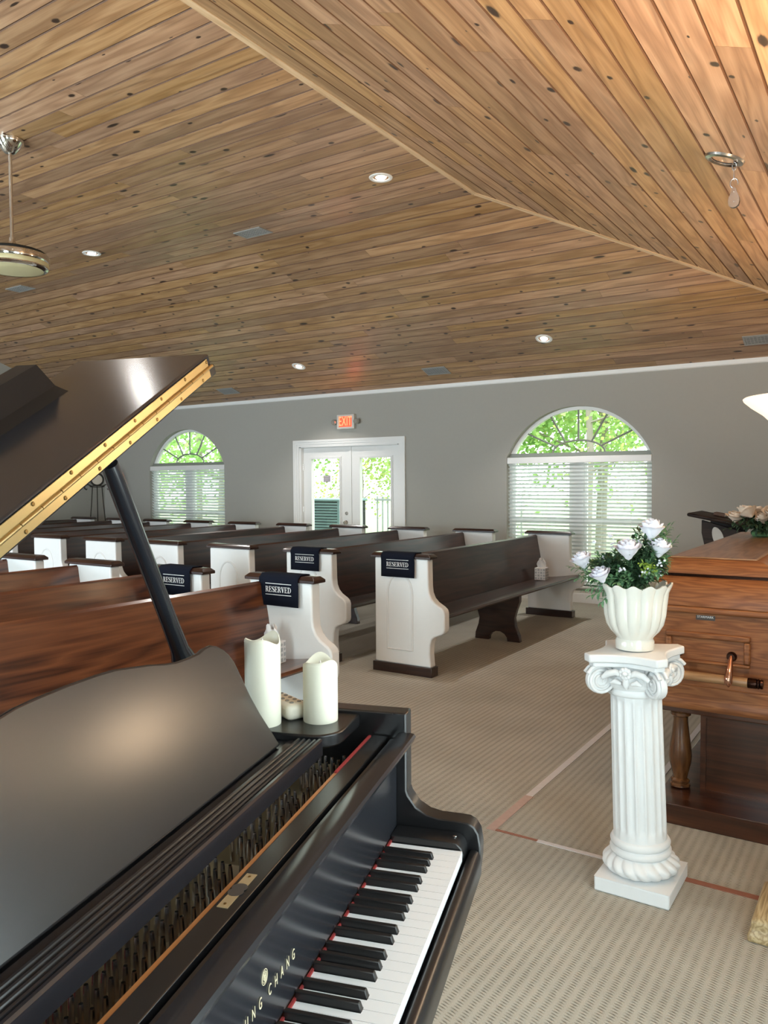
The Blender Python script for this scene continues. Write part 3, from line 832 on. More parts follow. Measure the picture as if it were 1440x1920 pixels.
def vent(x, y, z, n, label):
    t = thing('ceiling_vent', label, 'vent', (0, 0, 0), group='grey ceiling vents')
    t.matrix_world = Matrix.Translation((x, y, z)) @ slope_frame(n)
    w_, h_ = .165, .095
    b = MB()
    b.box(-w_, w_, -h_, -h_ + .016, -.008, .002); b.box(-w_, w_, h_ - .016, h_, -.008, .002)
    b.box(-w_, -w_ + .016, -h_ + .016, h_ - .016, -.008, .002); b.box(w_ - .016, w_, -h_ + .016, h_ - .016, -.008, .002)
    b.build('frame', M['vent'], t)
    MB().box(-w_ + .016, w_ - .016, -h_ + .016, h_ - .016, -.001, .001).build('cavity', M['dark'], t)
    for i in range(6):
        yy = -h_ + .028 + i * .0268
        MB().box(-w_ + .014, w_ - .014, yy, yy + .013, -.006, -.002).build('louvre', M['vent'], t)
    for i in range(9):
        xx = -w_ + .03 + i * .033
        MB().box(xx, xx + .006, -h_ + .014, h_ - .014, -.0065, -.003).build('bar', M['vent'], t)
vent(-5.308 * S_, 5.79 * S_, ZF, NF, 'grey grille vent on the flat ceiling nearest the camera, right of the fan')
vent(-9.211 * S_, 5.787 * S_, ZF, NF, 'grey grille vent on the flat ceiling beneath the fan in view')
vent(-5.041 * S_, 8.942 * S_, zfar(8.942 * S_), NFAR, 'grey vent low on the sloped ceiling between the EXIT sign and the wide window')
vent(-8.771 * S_, 8.956 * S_, zfar(8.956 * S_), NFAR, 'grey vent low on the sloped ceiling beside the piano lid corner')
vent(-1.17, 8.932 * S_, zfar(8.932 * S_), NFAR, 'dark-slotted vent at the right end of the sloped ceiling')

# ceiling fan with folded blades
fx, fy = -5.166, 3.193
fan = thing('ceiling_fan', 'nickel ceiling fan with folded blades and cream light disc on a long rod', 'ceiling fan', (fx, fy, 2.90))
zz = ZF - 2.90
MB().lathe([(.094, zz), (.096, zz - .012), (.088, zz - .03), (.062, zz - .065), (.040, zz - .088), (.030, zz - .095), (.001, zz - .095)], 32).build('canopy', M['chrome'], fan, smooth=40)
MB().lathe([(.0125, .245), (.0125, zz - .09)], 16).build('rod', M['nickel'], fan, smooth=40)
MB().lathe([(.022, .265), (.022, .24), (.030, .225), (.055, .195), (.075, .188)], 24).build('coupling', M['nickel'], fan, smooth=40)
MB().lathe([(.060, .200), (.150, .188), (.205, .172), (.213, .162), (.205, .150), (.06, .15)], 40).build('motor_top', M['dark'], fan, smooth=40)
for k in range(4):
    a0 = k * math.pi / 2 + .3
    pts = []
    b = MB()
    n = 14
    V = []; Fc = []
    for i in range(n + 1):
        a = a0 + 1.35 * i / n
        r0, r1 = .13 + .02 * math.sin(math.pi * i / n), .222
        V += [(r0 * math.cos(a), r0 * math.sin(a), .176), (r1 * math.cos(a), r1 * math.sin(a), .166), (r1 * math.cos(a), r1 * math.sin(a), .162), (r0 * math.cos(a), r0 * math.sin(a), .172)]
    for i in range(n):
        for j in range(4):
            Fc.append((i * 4 + j, i * 4 + (j + 1) % 4, i * 4 + 4 + (j + 1) % 4, i * 4 + 4 + j))
    b.add(V, Fc); b.build('folded_blade', M['glass'], fan)
MB().lathe([(.205, .150), (.236, .146), (.242, .130), (.242, .108), (.236, .096), (.20, .096)], 48, caps=False).build('band', M['chrome'], fan, smooth=40)
MB().lathe([(.20, .098), (.233, .098), (.236, .082), (.230, .068), (.20, .066)], 48, caps=False).build('diffuser_side', M['diffuser'], fan, smooth=40)
MB().lathe([(.20, .068), (.230, .068), (.231, .060), (.222, .050), (.20, .046)], 48, caps=False).build('lower_band', M['chrome'], fan, smooth=40)
MB().lathe([(.001, .034), (.10, .036), (.17, .042), (.212, .052), (.212, .07)], 48, caps=False).build('light_disc', M['diffuser'], fan, smooth=60)

# recessed ring with hook and pulley
px, py = -.752, 4.277
pz_ = zfr(px)
pl = thing('pulley_hook', 'steel pulley hanging by hooks from a nickel ring in the pine ceiling', 'pulley', (0, 0, 0))
pl.location = (px, py, pz_)
b = MB().lathe([(.062, .008), (.064, -.008), (.075, -.014), (.093, -.010), (.099, 0), (.095, .006)], 40, caps=False)
b.xf(slope_frame(NFR)); b.build('ring', M['nickel'], pl, smooth=40)
b = MB().lathe([(.062, -.004), (.060, .05), (.058, .10), (.001, .10)], 32, caps=False); b.xf(slope_frame(NFR)); b.build('can', M['dark'], pl, smooth=40)
hx = .045
def loop(cz, r1, r2, ax, a0=0, a1=360, n=20):
    pts = []
    for i in range(n + 1):
        a = R(a0 + (a1 - a0) * i / n)
        pts.append((hx + (r1 * math.cos(a) if ax == 'x' else 0), (r1 * math.cos(a) if ax == 'y' else 0), cz + r2 * math.sin(a)))
    return pts
MB().tube([(hx, 0, .09), (hx, 0, -.028)], .005, 8).build('eye_bolt', M['steel'], pl, smooth=50)
MB().tube(loop(-.045, .009, .02, 'x', 90, 450), .0032, 8).build('link', M['steel'], pl, smooth=50)
MB().tube(loop(-.088, .007, .028, 'y', 90, 450), .0032, 8).build('snap_link', M['steel'], pl, smooth=50)
MB().tube([(hx + .018 * math.cos(R(a)), .0, -.128 + .022 * math.sin(R(a))) for a in range(-25, 255, 14)] + [(hx, 0, -.158)], .0042, 8).build('hook', M['steel'], pl, smooth=50)
prof = []
outl = [(0, -.152), (.009, -.157), (.014, -.175), (.024, -.200), (.027, -.220), (.022, -.240), (.010, -.249), (0, -.251)]
poly = [(hx + x, z) for x, z in outl] + [(hx - x, z) for x, z in reversed(outl[1:-1])]
for yy in (-.011, .008):
    MB().prism(poly, yy, yy + .003, 'y').build('cheek_plate', M['nickel'], pl)
MB().lathe([(.021, -.006), (.017, 0), (.021, .006)], 20, (hx, 0, -.220), axis='y').build('sheave', M['steel'], pl, smooth=40)
for zz_ in (-.172, -.220):
    MB().lathe([(.004, -.014), (.004, .014)], 10, (hx, 0, zz_), axis='y').build('rivet', M['steel'], pl, smooth=40)
# ================================================================== pews
PL = 3.09
END = [(.018, .070), (.512, .070), (.508, .10), (.502, .17), (.506, .245), (.520, .285), (.545, .305), (.600, .325), (.624, .345), (.630, .372),
       (.630, .485), (.622, .510), (.600, .530), (.548, .560), (.518, .590), (.500, .630), (.494, .68), (.490, .88), (.018, .88)]
def make_end(root, y0, y1, outer_at_low):
    e_ = MB().prism(END, y0 + .010, y1 - .010, 'y').build('end_panel', M['pew_white'], root, bevel=.012, seg=3)
    b = MB()
    b.box(-.010, .520, y0 - .006, y1 + .006, .880, .898)
    b.add([(-.010, y0 - .006, .898), (.520, y0 - .006, .898), (.520, y1 + .006, .898), (-.010, y1 + .006, .898),
           (.012, y0 + .014, .917), (.498, y0 + .014, .917), (.498, y1 - .014, .917), (.012, y1 - .014, .917)],
          [(4, 5, 6, 7), (0, 1, 5, 4), (1, 2, 6, 5), (2, 3, 7, 6), (3, 0, 4, 7)])
    b.build('cap', M['mahogany_x'], e_, bevel=.003)
    MB().box(0, .525, y0, y1, 0, .072).build('base_block', M['mahogany_x'], e_, bevel=.004)
    yf = y0 + .010 if outer_at_low else y1 - .010
    arch = [(.136, .183)] + [(.136, .59)] + [(.245 - .109 * math.cos(R(a)) ** 1.0 * (1 - .0 * a), .59 + .172 * math.sin(R(a)) ** .86) for a in range(8, 90, 9)] + [(.245, .765)]
    arch += [(.490 - p[0], p[1]) for p in reversed(arch[:-1])]
    MB().tube([(p[0], yf, p[1]) for p in arch], .0095, 6, closed=True).build('arch_moulding', M['pew_white'], e_, smooth=50)
    return e_
def make_pew(wood_m, label):
    root = thing('pew', label, 'pew')
    make_end(root, 0, .10, True)
    make_end(root, PL - .10, PL, False)
    MB().prism([(.205, .385), (.190, .50), (.165, .66), (.140, .79), (.128, .862), (.112, .874), (.098, .868), (.098, .84), (.118, .72), (.150, .54), (.172, .385)], .085, PL - .085, 'y').build('backrest', wood_m, root, smooth=35)
    MB().prism([(.165, .388), (.40, .402), (.56, .425), (.598, .432), (.610, .446), (.600, .461), (.570, .464), (.42, .440), (.30, .425), (.20, .424)], .085, PL - .085, 'y').build('seat', wood_m, root, smooth=35)
    sup = [(.12, 0), (.125, .06), (.155, .14), (.165, .20), (.145, .27), (.14, .385), (.42, .40), (.565, .424), (.565, .37), (.535, .29), (.515, .22), (.525, .14), (.560, .06), (.568, 0),
           (.445, 0), (.440, .035), (.415, .065), (.375, .085), (.330, .085), (.290, .065), (.265, .035), (.260, 0)]
    MB().prism(sup, PL / 2 - .025, PL / 2 + .025, 'y').build('centre_support', M['mahogany_x'], root, bevel=.004)
    return root
ORD = ['front', 'second', 'third', 'fourth', 'fifth', 'sixth', 'seventh', 'eighth', 'ninth', 'tenth']
pewA = make_pew(M['mahogany'], 'x')
for i in range(10):
    p = pewA if i == 0 else copy_tree(pewA)
    p.location = (-3.394 - .893 * i, 5.0, 0)
    p['label'] = {0: 'dark pew with white ends, front row by the window wall, tissue box on its seat',
                  1: 'dark pew with white ends, second row by the window wall, cloth on its end'}.get(i, 'dark wooden pew with white ends, %s row in the block along the window wall' % ORD[i])
    p['group'] = 'pews along the window wall'
pewB = make_pew(M['mahogany_red'], 'x')
for i in range(4):
    p = pewB if i == 0 else copy_tree(pewB)
    p.location = (-3.28 - .888 * i, 3.58 - PL, 0)
    p['label'] = {0: 'reddish-brown wooden pew with white ends, front row directly behind the piano',
                  1: 'reddish-brown wooden pew, second row behind the piano, reserved cloth on its end'}.get(i, 'reddish-brown wooden pew, %s row of the block behind the piano' % ORD[i])
    p['group'] = 'pews behind the piano'

# ------------------------------------------------------------------ serif lettering, drawn stroke by stroke
def ribbon(b, pts, ws, y=0.0):
    V = []; n = len(pts)
    for i, p in enumerate(pts):
        a = pts[max(0, i - 1)]; c = pts[min(n - 1, i + 1)]
        tx, tz = c[0] - a[0], c[1] - a[1]; l = math.hypot(tx, tz) or 1
        w_ = (ws[i] if isinstance(ws, (list, tuple)) else ws) / 2
        V += [(p[0] - tz / l * w_, y, p[1] + tx / l * w_), (p[0] + tz / l * w_, y, p[1] - tx / l * w_)]
    b.add(V, [(2 * i, 2 * i + 1, 2 * i + 3, 2 * i + 2) for i in range(n - 1)])
def rect(b, x0, x1, z0, z1): b.add([(x0, 0, z0), (x1, 0, z0), (x1, 0, z1), (x0, 0, z1)], [(0, 1, 2, 3)])
def serif_letter(ch, b, x):
    TH, TN = .145, .05
    def stem(cx): rect(b, x + cx - TH / 2, x + cx + TH / 2, .02, .98)
    def ser(cx, z, w_=.36): rect(b, x + cx - w_ / 2, x + cx + w_ / 2, z, z + TN)
    def bowl(z0, z1, rx, x0_):
        pts, ws = [], []
        for i in range(13):
            a = math.pi / 2 - math.pi * i / 12
            pts.append((x + x0_ + rx * math.cos(a), (z0 + z1) / 2 + (z1 - z0) / 2 * math.sin(a)))
            ws.append(TN + (TH - TN) * math.cos(a) ** 2)
        ribbon(b, pts, ws)
    if ch == 'R':
        stem(.17); ser(.17, 0); ser(.17, .945); rect(b, x + .2, x + .36, .945, 1.0); rect(b, x + .2, x + .36, .48, .53)
        bowl(.505, .972, .20, .34); ribbon(b, [(x + .40, .50), (x + .52, .25), (x + .64, .03)], [.12, .17, .15]); ser(.67, 0, .18); return .80
    if ch == 'E':
        stem(.17); ser(.17, 0); ser(.17, .945); rect(b, x + .2, x + .62, .945, 1); rect(b, x + .2, x + .64, 0, .055); rect(b, x + .2, x + .46, .48, .53)
        rect(b, x + .58, x + .63, .72, 1); rect(b, x + .60, x + .65, 0, .28); rect(b, x + .44, x + .48, .38, .63); return .73
    if ch == 'S':
        pts = [(.52, .74), (.50, .90), (.36, .97), (.20, .94), (.09, .80), (.12, .65), (.28, .55), (.44, .45), (.53, .30), (.50, .12), (.36, .03), (.20, .04), (.09, .14), (.07, .28)]
        ribbon(b, [(x + p[0], p[1]) for p in pts], [.04, .06, .06, .08, .13, .17, .18, .18, .17, .13, .07, .06, .06, .04]); return .65
    if ch == 'V':
        ribbon(b, [(x + .12, .97), (x + .37, .0)], .17); ribbon(b, [(x + .37, .0), (x + .58, .97)], .06); ser(.13, .945, .32); ser(.58, .945, .26); return .74
    if ch == 'D':
        stem(.17); ser(.17, 0, .34); ser(.17, .945, .34); rect(b, x + .2, x + .32, .945, 1); rect(b, x + .2, x + .32, 0, .055); bowl(.028, .972, .37, .31); return .80
def reserved_mesh():
    b = MB(); x = 0
    for ch in 'RESERVED': x += serif_letter(ch, b, x)
    W_ = .196; s_ = W_ / x
    b.v = [((p[0] - x / 2) * s_, 0, p[2] * .033) for p in b.v]
    b.add([(-W_ / 2, 0, .048), (W_ / 2, 0, .048), (W_ / 2, 0, .0515), (-W_ / 2, 0, .0515)], [(0, 1, 2, 3)])
    b.add([(-W_ / 2, 0, -.0165), (W_ / 2, 0, -.0165), (W_ / 2, 0, -.013), (-W_ / 2, 0, -.013)], [(0, 1, 2, 3)])
    n = len(b.v); fs = list(b.f)
    b.v += [(p[0], .0008, p[2]) for p in b.v]
    for f in fs:
        b.f.append(tuple(i + n for i in reversed(f)))
        for k in range(len(f)): b.f.append((f[k], f[(k + 1) % len(f)], f[(k + 1) % len(f)] + n, f[k] + n))
    return b.mesh('lettering', M['print_white'])
def cloth_mesh():
    # path across the pew end (y,z): hangs in front, over the cap, hangs behind
    path = [(-.012, .737), (-.0135, .80), (-.0115, .86), (-.0125, .885), (-.012, .899), (.010, .9215), (.05, .922), (.09, .9215), (.112, .899), (.113, .86), (.111, .80)]
    nx = 12; b = MB(); V = []; Fc = []
    for i in range(nx + 1):
        u = i / nx; xx = -.148 + .296 * u
        for j, (y, z) in enumerate(path):
            wv = .0022 * math.sin(u * 9 + j * .3) * (1 if j < 4 or j > 8 else 0)
            V.append((xx + (.002 * math.sin(j * 1.3)), y - abs(wv) if j < 5 else y + abs(wv), z))
    m = len(path)
    for i in range(nx):
        for j in range(m - 1): Fc.append((i * m + j, (i + 1) * m + j, (i + 1) * m + j + 1, i * m + j + 1))
    b.add(V, Fc)
    return b.mesh('cloth', M['navy'], 60)
cm, rm = cloth_mesh(), reserved_mesh()
def reserved(x, y, label):
    t = thing('reserved_cloth', label, 'reserved sign', (x, y, 0), group='navy reserved cloths')
    o = obj('cloth', cm, t)
    sm = o.modifiers.new('thickness', 'SOLIDIFY'); sm.thickness = .002; sm.offset = 1
    obj('lettering', rm, t, loc=(.002, -.0195, .818))
reserved(-3.154, 5.0, 'navy RESERVED cloth on the front pew end by the window block')
reserved(-3.154 - .893 - .005, 5.0, 'navy RESERVED cloth on the second pew end of the window block')
reserved(-3.015, 3.48, 'navy RESERVED cloth on the front pew just behind the candles')
reserved(-3.015 - .885, 3.48, 'navy RESERVED cloth on the second pew behind the piano prop')

def tissue_box(x, y, z, rz, label):
    t = thing('tissue_box', label, 'tissue box', (x, y, z), rz, group='tissue boxes on the pews')
    s_ = .057
    MB().box(-s_, s_, -s_, s_, 0, .125).build('carton', M['box_white'], t, bevel=.002)
    q = MB()
    for f in range(4):
        for i in range(4):
            for j in range(4):
                a, h = -.043 + i * .0285, .018 + j * .029
                k = .0105
                pts = [(-k, 0), (0, -k), (k, 0), (0, k)] if (i + j) % 2 else [(-k, -k), (k, -k), (k, k), (-k, k)]
                V = []
                for (du, dv) in pts:
                    u_ = a + du
                    V.append([(u_, -s_ - .0006, h + dv), (s_ + .0006, u_, h + dv), (u_, s_ + .0006, h + dv), (-s_ - .0006, u_, h + dv)][f])
                q.add(V, [(0, 1, 2, 3)])
    q.build('print', M['box_grey'], t)
    b = MB(); V = []; Fc = []
    rng = random.Random(int(x * 100))
    nseg, nh = 22, 6
    for j in range(nh + 1):
        h = j / nh
        for i in range(nseg):
            a = 2 * math.pi * i / nseg
            fold = 1 + .35 * math.sin(a * 4 + j * .7) * (.3 + h)
            rx = (.036 * (1 - h) + .020 * h + .014 * math.sin(h * 3.1)) * fold
            ry = (.012 + .012 * h) * fold
            V.append((rx * math.cos(a), ry * math.sin(a), .124 + h * .085 + (.018 * math.sin(a * 3 + 1) if j == nh else 0)))
    for j in range(nh):
        for i in range(nseg): Fc.append((j * nseg + i, j * nseg + (i + 1) % nseg, (j + 1) * nseg + (i + 1) % nseg, (j + 1) * nseg + i))
    b.add(V, Fc); b.build('tissue', M['tissue'], t, smooth=70)
    return t
tissue_box(-3.085, 7.68, .432, R(4), 'patterned tissue box on the front pew seat near the wide window')
tissue_box(-2.95, 3.33, .438, R(8), 'patterned tissue box on the front pew seat behind the tall candle')

# tape strips on the carpet
def strip(x0, x1, y0, y1, mat, label):
    o = MB().box(x0, x1, y0, y1, .0, .0025).build('floor_tape', mat)
    tag(o, label, 'tape', 'tape strips on the carpet')
    return o
strip(-1.425, -1.385, 2.935, 3.35, M['tape_pink'], 'pinkish stretch of tape on the carpet beside the piano arm')
strip(-1.422, -1.388, 3.35, 6.2, M['tape_white'], 'pale tape strip running from the piano towards the front pew')
strip(-1.385, -1.20, 2.940, 2.955, M['tape_red'], 'thin reddish tape joining the two strips at the corner')
strip(-1.20, -.80, 2.935, 2.957, M['tape_white'], 'pale tape strip running to the column foot')
strip(-.70, -.20, 2.932, 2.962, M['tape_red'], 'red-brown tape strip right of the column foot')
strip(-.970, -.940, 3.65, 6.2, M['tape_white'], 'pale tape strip on the carpet under the casket stand')
# ================================================================== grand piano
PO = Vector((-.7068, 1.3517, 0))
PANG = R(180 - 72.85)
pn = thing('grand_piano', 'black grand piano with raised lid and open keyboard', 'piano', PO, PANG)
KB, KT = -1.222, 0.0         # keyboard span (bass, treble)
KI, KO = .055, .100          # cheek inner and outer faces
BI, BO = KB - KI, KB - KO
# rim (grand outline), k along the keyboard, d into the case
OUT = [(KO, .128), (KO, .48), (.088, .58), (.045, .70), (-.03, .81), (-.14, .91), (-.27, 1.0), (-.39, 1.10), (-.49, 1.22), (-.58, 1.34), (-.69, 1.44), (-.83, 1.505), (-.98, 1.52), (-1.13, 1.50), (-1.25, 1.42), (-1.31, 1.30), (BO, 1.16), (BO, .128)]
def offset(poly, dist):
    res = []
    n = len(poly)
    for i, p in enumerate(poly):
        a = Vector(poly[max(0, i - 1)]); c = Vector(poly[min(n - 1, i + 1)])
        t = (c - a); t = Vector((t[0], t[1])).normalized()
        res.append((p[0] - t[1] * dist, p[1] + t[0] * dist))
    return res
INN = offset(OUT, .045)
def ring(b, z0, z1):
    n = len(OUT)
    V = [(p[0], p[1], z0) for p in OUT] + [(p[0], p[1], z0) for p in INN] + [(p[0], p[1], z1) for p in OUT] + [(p[0], p[1], z1) for p in INN]
    Fc = []
    for i in range(n - 1):
        Fc += [(i, i + 1, 2 * n + i + 1, 2 * n + i), (n + i, 3 * n + i, 3 * n + i + 1, n + i + 1), (2 * n + i, 2 * n + i + 1, 3 * n + i + 1, 3 * n + i), (i, n + i, n + i + 1, i + 1)]
    Fc += [(0, 2 * n, 3 * n, n), (n - 1, 2 * n - 1, 4 * n - 1, 3 * n - 1)]
    return b.add(V, Fc)
ring(MB(), .66, .979).build('rim', M['black'], pn, smooth=35, bevel=.004)
inp = [(p[0], p[1]) for p in INN]
MB().prism(inp, .70, .72, 'z').build('bottom_board', M['pinblock'], pn)
MB().prism([p for p in inp if p[1] > .6] + [(BI, .60), (KI - .02, .60)], .80, .81, 'z').build('soundboard', M['orange_wood'], pn)
# cheeks with the swept arm
ARM = [(.130, .9785), (.130, .90), (.135, .86), (.133, .83), (.125, .806), (.108, .783), (.085, .770), (.060, .765), (.02, .7645), (.0, .763), (-.013, .756), (-.022, .742), (-.0265, .715), (-.026, .69), (-.022, .655), (.04, .655), (.16, .655), (.16, .9785)]
for a, c in ((KI, KO), (BO, BI)):
    MB().prism(ARM, a, c, 'x').build('cheek', M['black'], pn, smooth=30, bevel=.003, seg=2)
MB().box(BI, KI, -.006, .17, .610, .668).build('keybed', M['black'], pn, bevel=.005)
MB().prism([(-.029, .664), (-.029, .690), (-.0275, .700), (-.0225, .7085), (-.0145, .7125), (-.0075, .7115), (-.0035, .707), (-.002, .700), (-.002, .664)], BI + .004, KI - .004, 'x').build('key_slip', M['black'], pn, smooth=35)
for a, c in ((.003, KI - .001), (BI + .001, KB - .003)):
    kbk = MB().prism([(.0, .67), (.0, .722), (.004, .733), (.014, .742), (.030, .744), (.148, .744), (.148, .67)], a, c, 'x').build('key_block', M['black'], pn, smooth=35, bevel=.002)
    MB().lathe([(.0045, 0), (.0045, .0015), (.002, .002), (.0001, .002)], 12, ((a + c) / 2 + .004, .022, .7435)).build('screw', M['steel'], kbk, smooth=40)
# keys
WK = 1.222 / 52
ZK = .730
wkm = {}
def white_key(cut_l, cut_r):
    key = (cut_l, cut_r)
    if key in wkm: return wkm[key]
    g = .0006
    x0, x1 = -WK + g, -g
    xl = x0 + cut_l; xr = x1 - cut_r
    poly = [(x0, .001), (x1, .001), (x1, .0495), (xr, .0495), (xr, .150), (xl, .150), (xl, .0495), (x0, .0495)]
    if cut_l == 0: poly = [p for p in poly if p not in ((xl, .0495),)]
    q = []
    for p in poly:
        if not q or (abs(q[-1][0] - p[0]) + abs(q[-1][1] - p[1])) > 1e-6: q.append(p)
    wkm[key] = MB().prism(q, ZK - .020, ZK, 'z').mesh('white_key', M['ivory'])
    return wkm[key]
bkm = MB().add([(-.0055, .0475, ZK - .005), (.0055, .0475, ZK - .005), (.0055, .148, ZK - .005), (-.0055, .148, ZK - .005),
                (-.0045, .053, ZK + .0115), (.0045, .053, ZK + .0115), (.0045, .148, ZK + .0115), (-.0045, .148, ZK + .0115)],
               [(4, 5, 6, 7), (0, 1, 5, 4), (1, 2, 6, 5), (2, 3, 7, 6), (3, 0, 4, 7), (0, 3, 2, 1)]).mesh('black_key', M['black_key'])
# notes from the treble end: C8 downwards
names = 'CDEFGAB'
for i in range(52):
    note = names[(0 - i) % 7]
    right_x = -i * WK
    # black key on treble side of the note (sharp) / on bass side (flat)
    sharp = note in 'CDFGA' and i != 0
    flat = note in 'DEGAB' and i != 51
    off = {'C': -.0025, 'D': .0025, 'F': -.0035, 'G': 0.0, 'A': .0035}
    cut_r = (.0062 - off[note] if note in off else 0) if sharp else 0
    prev = {'D': 'C', 'E': 'D', 'G': 'F', 'A': 'G', 'B': 'A'}
    cut_l = (.0062 + off[prev[note]]) if flat else 0
    obj('white_key', white_key(round(cut_l, 4), round(cut_r, 4)), pn, loc=(right_x, 0, 0))
    if sharp:
        obj('black_key', bkm, pn, bevel=.0012, seg=1, loc=(right_x + off[note], 0, 0))
# felt, fallboard, lip, rail
MB().box(KB - .01, .004, .1455, .1495, ZK - .005, ZK + .0035).build('felt_strip', M['red_felt'], pn)
fb = MB().prism([(.149, .738), (.1485, .870), (.1435, .895), (.132, .914), (.136, .922), (.149, .925), (.160, .925), (.160, .738)], BI + .004, KI - .004, 'x').build('fallboard', M['black_gloss'], pn, smooth=30)
MB().prism([(.1225, .909), (.112, .922), (.107, .933), (.110, .9385), (.118, .940), (.136, .939), (.146, .936), (.149, .929), (.140, .921), (.130, .913)], BI + .003, KI - .002, 'x').build('fallboard_lip', M['black_gloss'], fb, smooth=50)
# lettering on the fallboard
def fb_text(ch, k, z, h, wx=.62):
    me = text_mesh(ch, h / .70, .0004, wx=wx)
    me.materials.append(M['gilt'])
    o = obj('lettering', me, fb, loc=(k, .1478, z)); o.rotation_euler = (R(90), 0, 0)
    return o
step = .0197
for i, ch in enumerate('CHANG'): fb_text(ch, -.583 + i * step, .797, .0150)
for i, ch in enumerate('YOUNG'): fb_text(ch, -.612 - (4 - i) * step, .797, .0150)
b = MB()
eb = [( -.5975 + .0085 * math.cos(2 * math.pi * i / 24), .1482, .8235 + .0098 * math.sin(2 * math.pi * i / 24)) for i in range(24)]
b.tube(eb, .0005, 5, closed=True)
eb = [( -.5975 + .0062 * math.cos(2 * math.pi * i / 24), .1482, .8235 + .0074 * math.sin(2 * math.pi * i / 24)) for i in range(24)]
b.tube(eb, .0004, 5, closed=True)
b.tube([(-.5975, .1482, .8175), (-.5975, .1482, .8295)], .0007, 5)
b.tube([(-.6005, .1482, .8290), (-.6005, .1482, .8215), (-.5975, .1482, .8185), (-.5945, .1482, .8215), (-.5945, .1482, .8290)], .0006, 5)
b.tube([(-.6010, .1482, .8225), (-.5975, .1482, .8270), (-.5940, .1482, .8225)], .0005, 5)
b.build('emblem', M['gilt'], fb)
rl = MB().box(BI + .004, KI - .004, .166, .200, .895, .930).build('name_rail', M['black'], pn, bevel=.002)
pt = MB().box(-.637, -.551, .179, .194, .9300, .9308).build('maker_plate', M['gold_plate'], rl)
MB().lathe([(.0001, .0004), (.016, .0004), (.016, 0)], 20, (0, 0, 0), mod=lambda t, z: .55 + .45 * abs(math.cos(t))).xf(Matrix.Translation((-.594, .1865, .9308))).build('plate_emblem', M['label_plate'], pt)
for kx in (-.629, -.559):
    MB().lathe([(.002, 0), (.002, .0008), (.0001, .001)], 8, (kx, .1865, .9308)).build('screw', M['brass_dark'], pt)
MB().box(BI + .004, KI - .01, .200, .2075, .880, .9285).build('block_edge', M['orange_wood'], pn, bevel=.001)
MB().box(-.17, KI - .012, .2005, .2055, .9285, .9315).build('felt_edge', M['red_felt'], pn)
# iron plate, pin block and tuning pins
b = MB()
b.box(BI, KI, .207, .245, .840, .852)
for k0, k1 in ((-1.27, -.885), (-.445, -.40), (-.155, -.115), (.02, KI)):
    b.box(k0, k1, .245, .40, .840, .858)
b.box(BI, KI, .40, .62, .840, .856)
b.build('iron_plate', M['gold_plate'], pn, bevel=.003)
MB().box(BI + .01, KI - .01, .21, .42, .815, .842).build('pin_block', M['gold_plate'], pn)
MB().box(-.90, -.70, .335, .40, .856, .860).build('string_felt', M['red_felt'], pn)
pin = MB().lathe([(.0036, 0), (.0036, .034), (.0032, .043), (.0026, .046), (.0001, .0465)], 8).mesh('tuning_pin', M['steel'], 40)
rngp = random.Random(4)
for (k0, k1) in ((-.845, -.445), (-.395, -.165), (-.105, .015)):
    n = int((k1 - k0) / .0235)
    for i in range(n + 1):
        for j in range(4):
            kk = k0 + (k1 - k0) * i / n + j * .0060
            if kk > k1 + .003: continue
            dd = .256 + j * .0165 + .004 * math.sin(i * .9)
            o = obj('tuning_pin', pin, pn, loc=(kk, dd, .848 if j < 3 else .850))
            o.rotation_euler = (R(rngp.uniform(-3, 3)), R(rngp.uniform(-3, 3)), 0)
# casting ornament at the bass end of the plate
orn = MB()
for r_ in (.030, .022, .012):
    orn.tube([(-.935 + r_ * math.cos(2 * math.pi * i / 24), .285 + r_ * math.sin(2 * math.pi * i / 24), .860) for i in range(24)], .003, 6, closed=True)
for i in range(30):
    a = 2 * math.pi * i / 30
    orn.box(-.9365 + .041 * math.cos(a), -.9335 + .041 * math.cos(a), .2835 + .041 * math.sin(a), .2865 + .041 * math.sin(a), .856, .866)
orn.build('casting_ornament', M['gold_plate'], pn)
# desk ledge with grooves
LK0, LK1 = -1.222 + .112, -.112
lp = [(.2495, .938), (.2495, .966), (.2525, .969), (.2570, .969), (.2590, .966)]
x = .2590
for i in range(4):
    lp += [(x + .0008, .9625), (x + .0022, .9625), (x + .0045, .9665), (x + .0075, .9672), (x + .0100, .9650)]
    x += .0108
lp += [(x + .001, .961), (.318, .961), (.318, .938)]
MB().prism(lp, LK0, LK1, 'x').build('desk_ledge', M['black_gloss'], pn, smooth=30)
# side shelves
def shelf(k0, k1, rounded_low):
    d0, d1 = .2275, .52
    r_ = .055
    poly = []
    if rounded_low:
        for i in range(9):
            a = math.pi + math.pi / 2 * i / 8
            poly.append((k0 + r_ + r_ * math.cos(a), d0 + r_ + r_ * math.sin(a)))
        poly += [(k1, d0), (k1, d1), (k0, d1)]
    else:
        poly += [(k0, d1), (k0, d0)]
        for i in range(9):
            a = -math.pi / 2 + math.pi / 2 * i / 8
            poly.append((k1 - r_ + r_ * math.cos(a), d0 + r_ + r_ * math.sin(a)))
        poly += [(k1, d1)]
    return MB().prism(poly, .945, .972, 'z').build('desk_shelf', M['black'], pn, smooth=30, bevel=.004)
shelf(-.107, KI - .003, True)
shelf(BI + .003, LK0 - .003, False)
MB().box(LK0, LK1, .318, .52, .940, .958).build('desk_frame', M['black'], pn)
